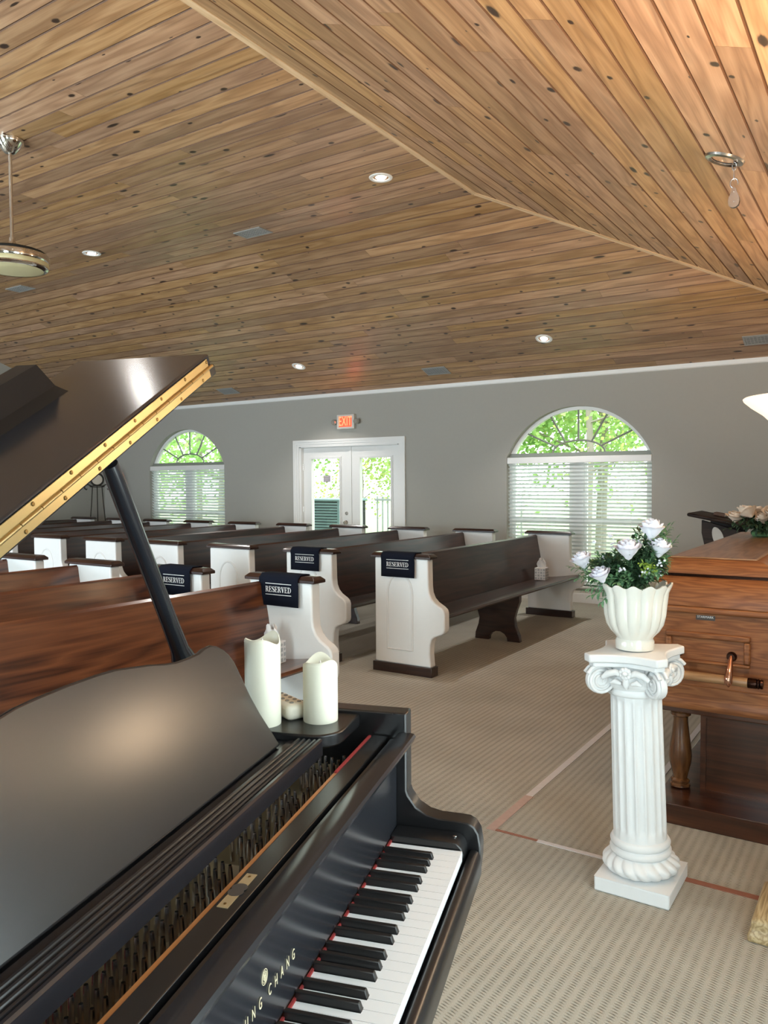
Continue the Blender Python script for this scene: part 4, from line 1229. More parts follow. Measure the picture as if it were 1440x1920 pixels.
# music desk
hp = [(0, .252), (.06, .251), (.10, .249), (.135, .244), (.186, .236), (.225, .228), (.254, .224), (.290, .2225), (.327, .223), (.352, .2275), (.373, .228), (.392, .222), (.408, .212), (.420, .199), (.428, .182), (.4295, .165), (.431, .140), (.433, .112), (.440, .075), (.449, .045), (.463, .002)]
poly = [(-.61 + x, z) for x, z in hp] + [(-.61 - x, z) for x, z in reversed(hp[1:])]
poly = poly[::-1]
dk = MB().prism(poly, 0, .014, 'y')
Lm = Matrix.Translation((0, .320, .961)) @ Matrix.Rotation(-R(25), 4, 'X')
dk.xf(Lm).build('music_desk', M['black_desk'], pn, bevel=.004, seg=3)
# lid, folded flap, hinge and prop
TH = R(28.295)
LKH, LZH, LD0 = -1.335, 1.0, .482
def LP(s, d, o): return (LKH + s * math.cos(TH) - o * math.sin(TH), d, LZH + s * math.sin(TH) + o * math.cos(TH))
LM = Matrix(((math.cos(TH), 0, -math.sin(TH), LKH), (0, 1, 0, 0), (math.sin(TH), 0, math.cos(TH), LZH), (0, 0, 0, 1)))
SL = 1.432
lo = [(0.0, LD0), (SL, LD0), (SL, .50), (1.42, .60), (1.37, .73), (1.29, .84), (1.18, .935), (1.05, 1.03), (.93, 1.13), (.83, 1.25), (.74, 1.37), (.63, 1.47), (.50, 1.53), (.35, 1.545), (.20, 1.52), (.08, 1.44), (.02, 1.31), (0, 1.17)]
MB().prism(lo, 0, .0215, 'z').xf(LM).build('lid', M['black'], pn, smooth=25, bevel=.0035)
FD = .302
flp = MB().box(.0, SL - .012, LD0 + .001, LD0 + FD, .0245, .0460).xf(LM).build('lid_flap', M['flap'], pn, bevel=.0035)
LIPP = [(.690, .0460), (.714, .0580), (.738, .100), (.782, .100), (.782, .0460)]
lip = MB()
poly = LIPP
n = len(poly)
V = [(.18, p[0], p[1]) for p in poly] + [(1.247, p[0], p[1]) for p in poly]
lip.add(V, [tuple(range(n)), tuple(range(2 * n - 1, n - 1, -1))] + [(i, i + n, (i + 1) % n + n, (i + 1) % n) for i in range(n)])
lip.xf(LM).build('flap_lip', M['black_matte'], flp)
MB().lathe([(.004, 0), (.004, .001), (.002, .002)], 10, (1.10, .762, .100)).xf(LM).build('screw', M['steel'], flp)
for z0, z1, par in ((.0050, .0212, 0), (.0248, .0410, 1)):
    hb = MB().box(.02, SL - .03, LD0 - .0022, LD0 - .0002, z0, z1).xf(LM).build('hinge_leaf', M['brass'], pn)
    for i in range(15):
        for dx in (0, .020):
            sx_ = .08 + i * .092 + (.03 if par else 0) + dx * 0
            if dx: continue
            zz_ = (z0 + z1) / 2 + (.003 if par else -.003)
            MB().lathe([(.0034, -.0006), (.0026, -.0016), (.0001, -.0018)], 8, (sx_, LD0 - .0022, zz_), axis='y').xf(LM).build('screw', M['brass_dark'], hb)
kn = MB()
i = 0; s_ = .02
while s_ < SL - .05:
    kn.tube([(s_, LD0 - .0035, .0230), (s_ + .045, LD0 - .0035, .0230)], .0034, 10); s_ += .0465
kn.xf(LM).build('hinge_knuckles', M['brass'], pn, smooth=50)
# prop stick: round shaft swelling into a square foot
T = Vector(LP(1.040, .492, -.002)); Bp = Vector((.030, .578, .945))
pts = [T.lerp(Bp, t) for t in (0, .05, .3, .55, .66, .72, .78, .90, 1.0)]
MB().tube(pts, [.014, .0155, .0155, .0165, .0180, .026, .031, .031, .030], 12).build('lid_prop', M['black_gloss'], pn, smooth=50)
MB().box(.005, .055, .55, .61, .925, .95).build('prop_bracket', M['brass'], pn, bevel=.003)
# legs and pedal lyre
legp = [(.050, .66), (.050, .60), (.042, .58), (.046, .54), (.040, .30), (.034, .12), (.040, .10), (.036, .07), (.02, .06), (.02, .05)]
for (lk, ld) in ((-.06, .26), (-1.16, .26), (-.85, 1.36)):
    lg = MB().lathe([(r_, z_) for r_, z_ in legp], 10, (lk, ld, 0)).build('leg', M['black'], pn, smooth=30)
    MB().lathe([(.024, -.012), (.024, .012)], 18, (lk, ld, .0245), axis='x').build('caster', M['brass'], lg, smooth=40)
ly = MB().box(-.68, -.54, .42, .50, .06, .12)
for kk in (-.66, -.56): ly.tube([(kk, .46, .12), (kk, .46, .70)], .014, 10)
ly = ly.build('pedal_lyre', M['black'], pn)
for kk in (-.65, -.61, -.57):
    MB().box(kk - .011, kk + .011, .30, .44, .075, .085).build('pedal', M['brass'], ly, bevel=.003)

PMX = Matrix.Translation(PO) @ Matrix.Rotation(PANG, 4, 'Z')
def pw(k, d, z): return PMX @ Vector((k, d, z))

# ------------------------------------------------------------------ candles and remote on the shelf
def candle(k, d, h, r_, label, ph):
    t = thing('pillar_candle', label, 'candle', pw(k, d, .972), PANG, group='flameless candles on the piano')
    n = 40
    def wave(a): return .0065 * math.sin(2 * a + ph) + .0045 * math.sin(3 * a + 1.2 * ph)
    V, Fc = [], []
    rows = [(r_ * .985, 0, 0), (r_, .002, 0), (r_, h * .5, 0), (r_, h - .030, .3), (r_, h - .010, .95), (r_ * .985, h - .005, 1), (r_ * .93, h - .003, 1), (r_ * .87, h - .006, 1), (r_ * .84, h - .014, .9), (r_ * .82, h - .038, .3), (r_ * .80, h - .040, .0), (.001, h - .040, 0)]
    for (rr, z, wt) in rows:
        for i in range(n):
            a = 2 * math.pi * i / n
            V.append((rr * math.cos(a), rr * math.sin(a), z + wt * wave(a)))
    for j in range(len(rows) - 1):
        for i in range(n): Fc.append((j * n + i, j * n + (i + 1) % n, (j + 1) * n + (i + 1) % n, (j + 1) * n + i))
    Fc.append(tuple(range(n - 1, -1, -1)))
    MB().add(V, Fc).build('wax_body', M['wax'], t, smooth=50)
    MB().lathe([(.004, h - .042), (.0065, h - .030), (.0055, h - .018), (.0025, h - .008), (.0003, h - .002)], 12, (0, 0, 0)).build('flame_tip', M['tissue'], t, smooth=60)
    return t
candle(-.060, .397, .176, .0362, 'tall ivory pillar candle on the piano shelf', 2.2)
candle(-.0075, .293, .126, .0356, 'short ivory pillar candle on the piano shelf', 0.6)
rm_ = thing('remote_control', 'cream remote control lying on the piano shelf between the candles', 'remote', pw(.012, .378, .972), PANG + R(-38))
MB().box(-.025, .025, -.055, .055, 0, .034).build('body', M['remote'], rm_, bevel=.011, seg=3)
for i in range(5):
    for s_ in (-1, 1):
        MB().lathe([(.0045, .0335), (.0045, .0355), (.003, .0362), (.0001, .0362)], 10, (s_ * .009, -.040 + i * .019, 0)).build('button', M['remote_key'], rm_)
# ================================================================== plaster column
colm = thing('plaster_column', 'white plaster Ionic pedestal column with fluted shaft', 'pedestal', (-.755, 2.835, 0))
ln = R(1.9)
tilt = Matrix.Rotation(-ln, 4, Vector((-.257, .966, 0)))    # leans slightly to the left as seen from the piano
def col_part(b, name, smooth=None, bevel=0):
    return b.xf(tilt).build(name, M['plaster'], colm, smooth=smooth, bevel=bevel)
# plinth with slightly dished top
b = MB()
n = 12
V = []; Fc = []
hx_, hy_ = .130, .140
for i in range(n + 1):
    for j in range(n + 1):
        x = -hx_ + 2 * hx_ * i / n; y = -hy_ + 2 * hy_ * j / n
        V.append((x, y, .052 + .014 * max(abs(x) / hx_, abs(y) / hy_) ** 2 * 0 + .010 * (1 - max(abs(x / hx_), abs(y / hy_)))))
for i in range(n):
    for j in range(n): Fc.append((i * (n + 1) + j, (i + 1) * (n + 1) + j, (i + 1) * (n + 1) + j + 1, i * (n + 1) + j + 1))
b.add(V, Fc); b.box(-hx_, hx_, -hy_, hy_, 0, .0525)
b.build('plinth', M['plaster'], colm, bevel=.006)
# spiral torus
def spiral(t, z): return 1 + .095 * (abs(math.sin(9 * t + z * 42)) ** .8 - .4)
prof = [(.088 + .034 * math.sin(math.pi * (i / 18)) ** .8 + .012 * (1 - i / 18), .056 + .068 * i / 18) for i in range(19)]
col_part(MB().lathe(prof, 176, mod=spiral), 'spiral_torus', 60)
col_part(MB().lathe([(.098, .120), (.106, .128), (.107, .138), (.101, .146), (.097, .150), (.103, .156), (.105, .166), (.100, .175), (.094, .180)], 48), 'base_rings', 50)
NFL = 18
def flute(t, z):
    u = (t * NFL / (2 * math.pi)) % 1.0
    d_ = min(u, 1 - u)
    if d_ < .10: return 1.0
    return 1.0 - .085 * math.sin(math.pi * (d_ - .10) / .80 * 1.0) ** .6 * (1.0 if .215 < z < .675 else .0)
zs = [.178, .205, .216, .23, .4, .6, .66, .674, .685, .70]
col_part(MB().lathe([(.0925 - .004 * (z - .18) / .5, z) for z in zs], NFL * 12, mod=flute), 'fluted_shaft', 40)
col_part(MB().lathe([(.090, .696), (.101, .700), (.104, .708), (.101, .716), (.096, .722), (.106, .735), (.112, .752), (.112, .770), (.10, .790), (.10, .812)], 64,
                    mod=lambda t, z: 1 + (.020 * abs(math.sin(14 * t)) if .72 < z < .765 else 0)), 'echinus', 60)
# volutes at the four corners
def volute(cx_, cy_, ang):
    b = MB()
    for side in (-1, 1):
        pts = []; rs = []
        for i in range(44):
            th = i / 43 * 2.6 * 2 * math.pi
            rad = .050 * (1 - i / 43) ** .9 + .006
            pts.append((side * .0125, -rad * math.cos(th + .5) * 1.0, rad * math.sin(th + .5)))
            rs.append(.0070 * (1 - .35 * i / 43))
        b.tube(pts, rs, 8)
    b.lathe([(.001, -.012), (.040, -.011), (.050, -.009), (.050, .009), (.040, .011), (.001, .012)], 24, (0, 0, 0), axis='x')
    b.xf(Matrix.Translation((cx_, cy_, .758)) @ Matrix.Rotation(ang, 4, 'Z') )
    return b
for sx_ in (-1, 1):
    for sy_ in (-1, 1):
        ang = math.atan2(sy_, sx_) + math.pi / 2
        col_part(volute(sx_ * .098, sy_ * .102, ang + 0.0), 'volute', 60)
# acanthus bands joining the volutes and a rosette on each face
for k in range(4):
    a = k * math.pi / 2
    b = MB()
    for s_ in (-1, 1):
        b.tube([(s_ * .012, -.112, .782), (s_ * .035, -.118, .792), (s_ * .06, -.122, .786), (s_ * .08, -.120, .770)], [.010, .012, .012, .008], 8)
        b.tube([(s_ * .018, -.114, .752), (s_ * .038, -.118, .760), (s_ * .055, -.118, .752)], [.006, .011, .004], 8)
    b.xf(Matrix.Rotation(a, 4, 'Z')); col_part(b, 'acanthus_band', 60)
    b = MB()
    for p_ in range(9):
        an = 2 * math.pi * p_ / 9
        b.ball((.0145 * math.cos(an), -.124, .790 + .0145 * math.sin(an)), .0085, 8, 5, (1, .7, 1))
    b.ball((0, -.128, .790), .010, 10, 6)
    b.tube([(0, -.118, .770), (0, -.120, .752), (0, -.116, .735)], [.010, .012, .005], 8)
    b.xf(Matrix.Rotation(a, 4, 'Z')); col_part(b, 'rosette', 60)
# abacus with hollow sides
def abacus(hw, hollow):
    pts = []
    cr = [(-1, -1), (1, -1), (1, 1), (-1, 1)]
    for k in range(4):
        a = Vector(cr[k]); c = Vector(cr[(k + 1) % 4]); inw = Vector((-(c - a)[1], (c - a)[0])).normalized()
        cut = .10
        for i in range(9):
            t_ = cut + (1 - 2 * cut) * i / 8
            h_ = math.sin(math.pi * i / 8) * hollow
            p = a.lerp(c, t_) * hw + inw * h_
            pts.append((p[0], p[1] * 1.05))
    return pts
col_part(MB().prism(abacus(.132, .030), .806, .824, 'z'), 'abacus_lower', 30, .004)
col_part(MB().prism(abacus(.145, .030), .824, .853, 'z'), 'abacus', 30, .005)

# ------------------------------------------------------------------ flower pot
PX, PY, PZ = -.782, 2.828, .855
pot = thing('flower_pot', 'off-white scalloped ceramic flower pot on the plaster column', 'flower pot', (PX, PY, PZ))
def scal(t, z):
    k = max(0.0, min(1.0, (z - .045) / .05))
    return 1 + k * .095 * (abs(math.cos(7 * t)) ** .7 - .5) 
prof = [(.058, 0), (.066, .002), (.067, .030), (.062, .040), (.068, .050), (.084, .068), (.096, .092), (.103, .125), (.107, .165), (.112, .205), (.122, .228), (.124, .234), (.118, .234), (.108, .215), (.101, .170), (.092, .10), (.07, .07), (.001, .065)]
b = MB().lathe(prof, 112, mod=scal)
b.v = [(p[0], p[1], p[2] + (.006 * math.cos(14 * math.atan2(p[1], p[0])) if p[2] > .2 else 0)) for p in b.v]
b.build('bowl', M['ceramic'], pot, smooth=55)

# ------------------------------------------------------------------ silk flower arrangement
def leaf_pts(L, W_, curl=.25):
    """small folded leaf along +x, 8 verts"""
    return [(0, 0, 0), (L * .35, W_ * .5, L * .06), (L * .75, W_ * .38, 0), (L, 0, -L * curl), (L * .75, -W_ * .38, 0), (L * .35, -W_ * .5, L * .06), (L * .4, 0, -L * .03), (L * .75, 0, -L * .05)]
LEAF_F = [(0, 1, 6), (1, 2, 7, 6), (2, 3, 7), (3, 4, 7), (4, 5, 6, 7), (5, 0, 6)]
def sprig(rng, base, tip, nl, L, W_, bend=.03):
    b = MB()
    base, tip = Vector(base), Vector(tip)
    mid = base.lerp(tip, .5) + Vector((rng.uniform(-bend, bend), rng.uniform(-bend, bend), bend))
    def P(t): return base * (1 - t) ** 2 + mid * 2 * t * (1 - t) + tip * t * t
    b.tube([P(i / 6) for i in range(7)], [.0022 - .0002 * i for i in range(7)], 5)
    for i in range(nl):
        t = .22 + .78 * i / (nl - 1)
        p = P(t); d = (P(min(1, t + .02)) - P(t - .02)).normalized()
        ang = i * 2.4 + rng.uniform(-.4, .4)
        o1 = d.orthogonal().normalized(); o2 = d.cross(o1)
        out = (o1 * math.cos(ang) + o2 * math.sin(ang)) * .85 + d * .65
        out.normalize()
        if i == nl - 1: out = d
        s_ = L * rng.uniform(.75, 1.15) * (1 - .25 * t)
        side = out.cross(Vector((0, 0, 1)))
        if side.length < 1e-3: side = Vector((1, 0, 0))
        side.normalize(); nn = side.cross(out)
        Mx = Matrix((out, side, nn)).transposed().to_4x4(); Mx.translation = p
        b.add([Mx @ Vector(q) for q in leaf_pts(s_, s_ * W_)], LEAF_F)
    return b
def rose(rng, r_, h):
    b = MB()
    # layered cupped petals round a tight bud
    for ring_, (n, rr, hh, op) in enumerate(((3, .35, 1.0, .05), (4, .60, .97, .12), (5, .85, .88, .28), (5, 1.0, .74, .5))):
        for k in range(n):
            a0 = 2 * math.pi * k / n + ring_ * .7 + rng.uniform(-.1, .1)
            wid = 2 * math.pi / n * .72
            V = []; Fc = []
            nu, nv = 6, 5
            for j in range(nv + 1):
                v_ = j / nv
                rad = r_ * rr * (.35 + .75 * math.sin(v_ * 1.75) + op * .55 * max(0, v_ - .6) * 2.2)
                z = h * hh * v_ - (op * h * .35 * max(0, v_ - .75) * 3)
                for i in range(nu + 1):
                    u_ = i / nu - .5
                    a = a0 + u_ * 2 * wid * (.55 + .45 * math.sin(math.pi * min(1, v_ * .8 + .2)))
                    rr2 = rad * (1 + .06 * math.cos(u_ * 6))
                    V.append((rr2 * math.cos(a), rr2 * math.sin(a), z - h * .045 * (2 * u_) ** 2 * v_))
            for j in range(nv):
                for i in range(nu): Fc.append((j * (nu + 1) + i, j * (nu + 1) + i + 1, (j + 1) * (nu + 1) + i + 1, (j + 1) * (nu + 1) + i))
            b.add(V, Fc)
    b.ball((0, 0, h * .42), r_ * .42, 10, 8, (1, 1, 1.25))
    b.lathe([(.001, -.012), (r_ * .30, -.006), (r_ * .5, .006)], 10, caps=False)
    return b
# camera-side axes for laying out the bouquet: e1 to the right in the view, e2 away from it
e1 = Vector((.966, .257, 0)); e2 = Vector((-.257, .966, 0))
arr = thing('flower_arrangement', 'silk arrangement of white roses and green sprigs in the scalloped pot', 'flowers', (PX, PY, PZ + .205))
rng = random.Random(21)
def B_(r_, dep, z): return e1 * r_ + e2 * dep + Vector((0, 0, z))
MB().box(-.045, .045, -.045, .045, -.10, .022).build('foam_block', M['foam'], arr, bevel=.006)
roses = [(-.022, -.09, .165, .036, .064), (.052, -.05, .232, .035, .068), (.078, -.06, .170, .032, .058), (-.175, -.05, .120, .031, .052), (-.108, -.10, .075, .029, .050)]
for (r_, dep, z, rad, h) in roses:
    p = B_(r_, dep, z)
    base = B_(r_ * .25, dep * .3, .02)
    dirv = (p - base).normalized()
    rb = rose(rng, rad, h)
    q = Vector((0, 0, 1)).rotation_difference((dirv + Vector((0, 0, 1.6))).normalized())
    rb.xf(Matrix.Translation(p - Vector((0, 0, h * .5))) @ q.to_matrix().to_4x4())
    ro = rb.build('rose', M['rose'], arr, smooth=70)
    s1 = sprig(rng, base, p - Vector((0, 0, h * .45)), 7, .045, .5)
    s1.build('rose_stem', M['leaf'], arr)
for i in range(110):
    if i < 34:   r_, z, dep = rng.uniform(-.19, -.05), rng.uniform(.03, .14), rng.uniform(-.09, .07)
    elif i < 76: r_, z, dep = rng.uniform(-.07, .11), rng.uniform(.03, .17), rng.uniform(-.10, .08)
    else:        r_, z, dep = rng.uniform(.0, .115), rng.uniform(.10, .235), rng.uniform(-.06, .06)
    base = B_(r_ * .2, dep * .25, .015)
    sprig(rng, base, B_(r_, dep, z), rng.randint(15, 21), .034, .54).build('sprig', M['leaf'] if i % 4 else M['leaf_dark'], arr)
for (r_, dep, z) in ((-.225, -.02, .085), (-.205, -.05, .045), (-.165, -.06, .01), (.135, .0, .19), (.12, .03, .235), (.10, -.03, .10), (-.13, -.05, .135), (-.145, -.06, -.01), (-.11, -.07, -.03)):
    sprig(rng, B_(r_ * .25, dep * .3, .015), B_(r_, dep, z), 18, .036, .42, .02).build('sprig', M['leaf'], arr)
for i in range(4):
    sprig(rng, B_(.02, -.05, .05), B_(.045 + .03 * rng.uniform(-1, 1), -.085, .085 + .03 * rng.random()), 10, .022, .7).build('lime_sprig', M['leaf_lime'], arr)
for i in range(12):
    r_, z = rng.uniform(-.17, .10), rng.uniform(.02, .2)
    p = B_(r_, rng.uniform(-.1, 0), z)
    b = MB()
    for k in range(6): b.ball((p.x + rng.uniform(-.012, .012), p.y + rng.uniform(-.012, .012), p.z + rng.uniform(-.012, .012)), .0042, 6, 4)
    b.build('berry_cluster', M['rose'], arr)

# ================================================================== casket stand (bier) and casket
bier = thing('casket_stand', 'dark cherry wood casket stand with turned legs and panelled box', 'casket stand', (-.56, 3.40, 0))
b = MB().prism([(0, 0), (0, .087), (1.80, .087), (1.80, 0)], -.30, .30, 'x')
b.build('plinth', M['cherry'], bier, bevel=.003)
bx = MB().box(-.14, .14, .165, 1.60, .087, .46).build('panel_box', M['cherry'], bier, bevel=.003)
b = MB(); b.box(-.14, -.118, .158, .165, .087, .46); b.box(.118, .14, .158, .165, .087, .46); b.box(-.118, .118, .158, .165, .43, .46); b.box(-.118, .118, .158, .165, .087, .115)
b.build('panel_frame', M['cherry'], bx)
legp = [(.026, 0), (.043, .006), (.043, .014), (.036, .020), (.041, .026), (.041, .034), (.030, .042), (.036, .07), (.046, .11), (.049, .14), (.046, .18), (.036, .25), (.031, .30), (.032, .318), (.043, .326), (.043, .338), (.036, .344), (.043, .350), (.043, .362), (.03, .368), (.03, .385)]
for lx in (-.237, .237):
    for ly_ in (.223, 1.56):
        MB().lathe([(r_, z_ + .087) for r_, z_ in legp], 28, (lx, ly_, 0)).build('turned_leg', M['turned'], bier, smooth=40)
MB().box(-.29, .29, .08, 1.70, .460, .500).build('top_rail', M['cherry'], bier, bevel=.005)

ck = thing('casket', 'polished oak casket with panelled lid and copper handles', 'casket', (-.65, 3.40, .501))
CLN = 2.06
def ring_section(b, secs):
    """secs: list of (half width, y0, y1, z) rectangles joined in order"""
    V = []; Fc = []
    for (hw, y0, y1, z) in secs: V += [(-hw, y0, z), (hw, y0, z), (hw, y1, z), (-hw, y1, z)]
    for j in range(len(secs) - 1):
        for k in range(4): Fc.append((j * 4 + k, j * 4 + (k + 1) % 4, j * 4 + 4 + (k + 1) % 4, j * 4 + 4 + k))
    Fc.append((3, 2, 1, 0)); m = (len(secs) - 1) * 4; Fc.append((m, m + 1, m + 2, m + 3))
    return b.add(V, Fc)
def sec(hw, ins, z): return (hw, ins, CLN - ins, z)
ring_section(MB(), [sec(.335, .00, 0), sec(.345, -.008, .016), sec(.345, -.008, .034), sec(.338, .0, .055), sec(.325, .012, .078), sec(.318, .02, .098)]).build('base_moulding', M['oak'], ck, bevel=.003)
ring_section(MB(), [sec(.312, .026, .095), sec(.316, .022, .25), sec(.318, .020, .405)]).build('body', M['oak'], ck)
ring_section(MB(), [sec(.330, .004, .405), sec(.334, .000, .410), sec(.334, .000, .426), sec(.330, .004, .431)]).build('lid_moulding', M['oak'], ck, bevel=.002)
ring_section(MB(), [sec(.330, .004, .431), sec(.327, .008, .465), sec(.318, .018, .500), sec(.300, .036, .530), sec(.275, .060, .548)]).build('lid_shoulder', M['oak'], ck, bevel=.004, seg=3)
ring_section(MB(), [sec(.250, .084, .546), sec(.250, .084, .564)]).build('lid_groove', M['dark_metal'], ck)
ring_section(MB(), [sec(.270, .066, .561), sec(.268, .068, .570), sec(.250, .080, .590), sec(.195, .104, .618), sec(.170, .115, .624)]).build('lid_crown', M['oak'], ck, bevel=.003)
ring_section(MB(), [sec(.172, .113, .6245), sec(.172, .113, .6275), sec(.168, .117, .628)]).build('crown_edge', M['bar_wood'], ck)
MB().box(-.166, .166, .120, CLN - .12, .6265, .629).build('lid_panel', M['oak_y'], ck)
# end panel frame with mitred border
for (a, c, d_, e_) in ((-.165, -.140, .210, .300), (.140, .165, .210, .300), (-.165, .165, .300, .325), (-.165, .165, .195, .210)):
    MB().box(a, c, .006, .030, d_, e_).build('panel_moulding', M['oak'], ck, bevel=.007)
MB().box(-.140, .140, .018, .030, .210, .300).build('end_panel', M['oak'], ck)
lb = MB().box(-.045, .030, .0185, .0225, .377, .397).build('maker_label', M['label_plate'], ck)
me = text_mesh('STARMARK', .0135, .0003, wx=.95); me.materials.append(M['print_white'])
o = obj('lettering', me, lb, loc=(-.0075, .0182, .390)); o.rotation_euler = (R(90), 0, 0)
# handles: swinging lugs and a wooden bar with copper ends
def handle(length, lugs, M4, nm):
    hb = MB().lathe([(.019, -length / 2), (.019, length / 2)], 20, (0, -.052, .150), axis='x').xf(M4).build('handle_bar', M['bar_wood'], ck, smooth=40)
    for s_ in (-1, 1):
        MB().lathe([(.0195, 0), (.0205, .002), (.0205, .032), (.018, .034), (.0205, .037), (.0205, .042), (.017, .045), (.0195, .048), (.018, .056), (.001, .058)], 20, (0, 0, 0), axis='x').xf(M4 @ Matrix.Translation((s_ * (length / 2 - .002), -.052, .150)) @ (Matrix.Identity(4) if s_ > 0 else Matrix.Rotation(math.pi, 4, 'Z'))).build('end_cap', M['dark_metal'] if s_ > 0 else M['copper'], hb, smooth=40)
    for lx in lugs:
        b = MB().lathe([(.001, -.022), (.014, -.022), (.019, -.012), (.021, 0), (.021, .012)], 18, (lx, .0, .238), axis='y').xf(M4)
        lg = b.build('lug_plate', M['dark_metal'], ck, smooth=40)
        b = MB()
        for i in range(9):
            pass
        pts = [(lx, -.020, .242), (lx, -.035, .225), (lx, -.055, .195), (lx, -.074, .165), (lx, -.080, .145), (lx, -.074, .130)]
        b.tube(pts, [.006, .009, .013, .0165, .014, .004], 12)
        b.xf(M4).build('handle_arm', M['copper'], lg, smooth=60)
handle(.345, (-.103, .103), Matrix.Translation((-.008, .022, 0)), 'end')
sideM = Matrix.Translation((-.318, CLN / 2, 0)) @ Matrix.Rotation(-math.pi / 2, 4, 'Z')
handle(1.70, (-.62, -.21, .21, .62), sideM, 'side')
sideM2 = Matrix.Translation((.318, CLN / 2, 0)) @ Matrix.Rotation(math.pi / 2, 4, 'Z')
handle(1.70, (-.62, -.21, .21, .62), sideM2, 'side')

# flower spray at the far end of the lid
sp = thing('casket_spray', 'cream rose spray with dark leaves lying on the far end of the casket', 'flowers', (-.64, 4.98, 1.131))
rng = random.Random(33)
MB().box(-.06, .06, -.07, .07, 0, .03).build('foam_base', M['foam'], sp, bevel=.01)
for i in range(14):
    a = i * 2.4; rr = .06 + .012 * i
    p = Vector((rr * math.cos(a) * .8, rr * math.sin(a) * 1.1, .075 + .055 * rng.random()))
    rb = rose(rng, rng.uniform(.034, .043), .055)
    rb.xf(Matrix.Translation(p) @ Matrix.Rotation(rng.uniform(-.6, .6), 4, 'X') @ Matrix.Rotation(rng.uniform(-.6, .6), 4, 'Y'))
    rb.build('rose', M['rose_cream'], sp, smooth=70)
for i in range(40):
    a = rng.uniform(0, 6.28); rr = rng.uniform(.10, .25)
    sprig(rng, (0, 0, .03), (rr * math.cos(a) * .8, rr * math.sin(a), rng.uniform(.03, .13)), 10, .05, .5).build('sprig', M['leaf_dark'], sp)

# ================================================================== lectern beyond the casket
lc = thing('lectern', 'dark lectern with slanted top and pale oval inlay behind the casket', 'lectern', (-1.20, 7.05, 0))
MB().box(-.26, .26, -.24, .24, 0, .05).build('foot', M['lectern'], lc, bevel=.01)
side = [(-.20, .05), (.20, .05), (.14, .20), (.11, .50), (.115, .80), (.135, 1.045), (-.155, 1.125), (-.155, 1.02), (-.12, .86), (-.07, .74), (-.07, .45), (-.12, .20)]
for y in (-.20, .165):
    MB().prism(side, y, y + .035, 'y').build('side_panel', M['lectern'], lc, bevel=.004)
    yy = y - .004
    ov = [(-.030 + .048 * math.cos(2 * math.pi * i / 24) * (1 if i < 6 or i > 18 else .8) + .02 * math.sin(2 * math.pi * i / 24) * -1, .985 + .085 * math.sin(2 * math.pi * i / 24)) for i in range(24)]
    if y < 0: MB().prism(ov, yy, y + .001, 'y').build('oval_inlay', M['oval'], lc, bevel=.003)
MB().box(-.06, .09, -.165, .165, .05, 1.02).build('front_board', M['lectern'], lc)
tp = Matrix.Translation((-.02, 0, 1.112)) @ Matrix.Rotation(R(11), 4, 'Y')
MB().box(-.245, .245, -.27, .27, 0, .030).xf(tp).build('slanted_top', M['lectern'], lc, bevel=.014, seg=3)
MB().box(.20, .222, -.24, .24, .03, .048).xf(tp).build('book_ledge', M['lectern'], lc, bevel=.003)
bk = thing('prayer_book', 'small brown book lying on the lectern top', 'book', tuple(lc.location + Vector((-.05, .02, 1.1555))))
bk.rotation_euler = (0, R(11), 0)
MB().box(-.045, .045, -.06, .06, -.003, .022).build('cover', plain('brown_leather', (.10, .06, .045), .6, noise=.1), bk, bevel=.003)
MB().box(-.042, .046, -.057, .057, .001, .018).build('pages', M['tissue'], bk)

# ================================================================== torchiere lamp
def torchiere(TX, TY, label, pw_):
    to = thing('torchiere_lamp', label, 'floor lamp', (TX, TY, 0))
    b = MB()
    hb_ = .152
    V = []
    prof = [(1.0, 0), (1.0, .022), (.965, .030), (.93, .050), (.95, .060), (.90, .074), (.62, .088), (.40, .100), (.22, .125), (.12, .16)]
    for (s_, z) in prof: V += [(-hb_ * s_, -hb_ * s_, z), (hb_ * s_, -hb_ * s_, z), (hb_ * s_, hb_ * s_, z), (-hb_ * s_, hb_ * s_, z)]
    Fc = [(3, 2, 1, 0)]
    for j in range(len(prof) - 1):
        for k in range(4): Fc.append((j * 4 + k, j * 4 + (k + 1) % 4, j * 4 + 4 + (k + 1) % 4, j * 4 + 4 + k))
    m = (len(prof) - 1) * 4; Fc.append((m, m + 1, m + 2, m + 3))
    b.add(V, Fc).build('base', M['torch_gold'], to, bevel=.006)
    MB().lathe([(.02, .12), (.024, .16), (.016, .20), (.016, .70), (.024, .74), (.016, .78), (.016, 1.30), (.03, 1.40), (.02, 1.44), (.04, 1.48)], 20).build('pole', M['torch_gold'], to, smooth=40)
    MB().lathe([(.040, 1.478), (.048, 1.49), (.056, 1.52), (.070, 1.555), (.092, 1.60), (.115, 1.635), (.108, 1.642), (.085, 1.60), (.062, 1.55), (.045, 1.50)], 48, caps=False).build('shade_bowl', M['shade_core'], to, smooth=60)
    MB().lathe([(.115, 1.635), (.145, 1.665), (.180, 1.690), (.200, 1.708), (.203, 1.716), (.198, 1.720), (.176, 1.700), (.140, 1.675), (.108, 1.642)], 48, caps=False).build('shade_rim', M['shade'], to, smooth=60)
    MB().lathe([(.001, 1.50), (.036, 1.505), (.044, 1.54), (.036, 1.60), (.018, 1.63), (.001, 1.635)], 20).build('bulb', M['shade_core'], to, smooth=60)
    lamp('torchiere_light', 'POINT', (TX, TY, 1.69), pw_, (1.0, .74, .50), shadow_soft_size=.06)


torchiere(-.225, 2.80, 'lit torchiere floor lamp with flared glass shade beside the column', 115)
torchiere(-.225, 5.85, 'added torchiere floor lamp out of view at the far end of the casket', 80)  # unseen second lamp, added to brighten the front ceiling slope

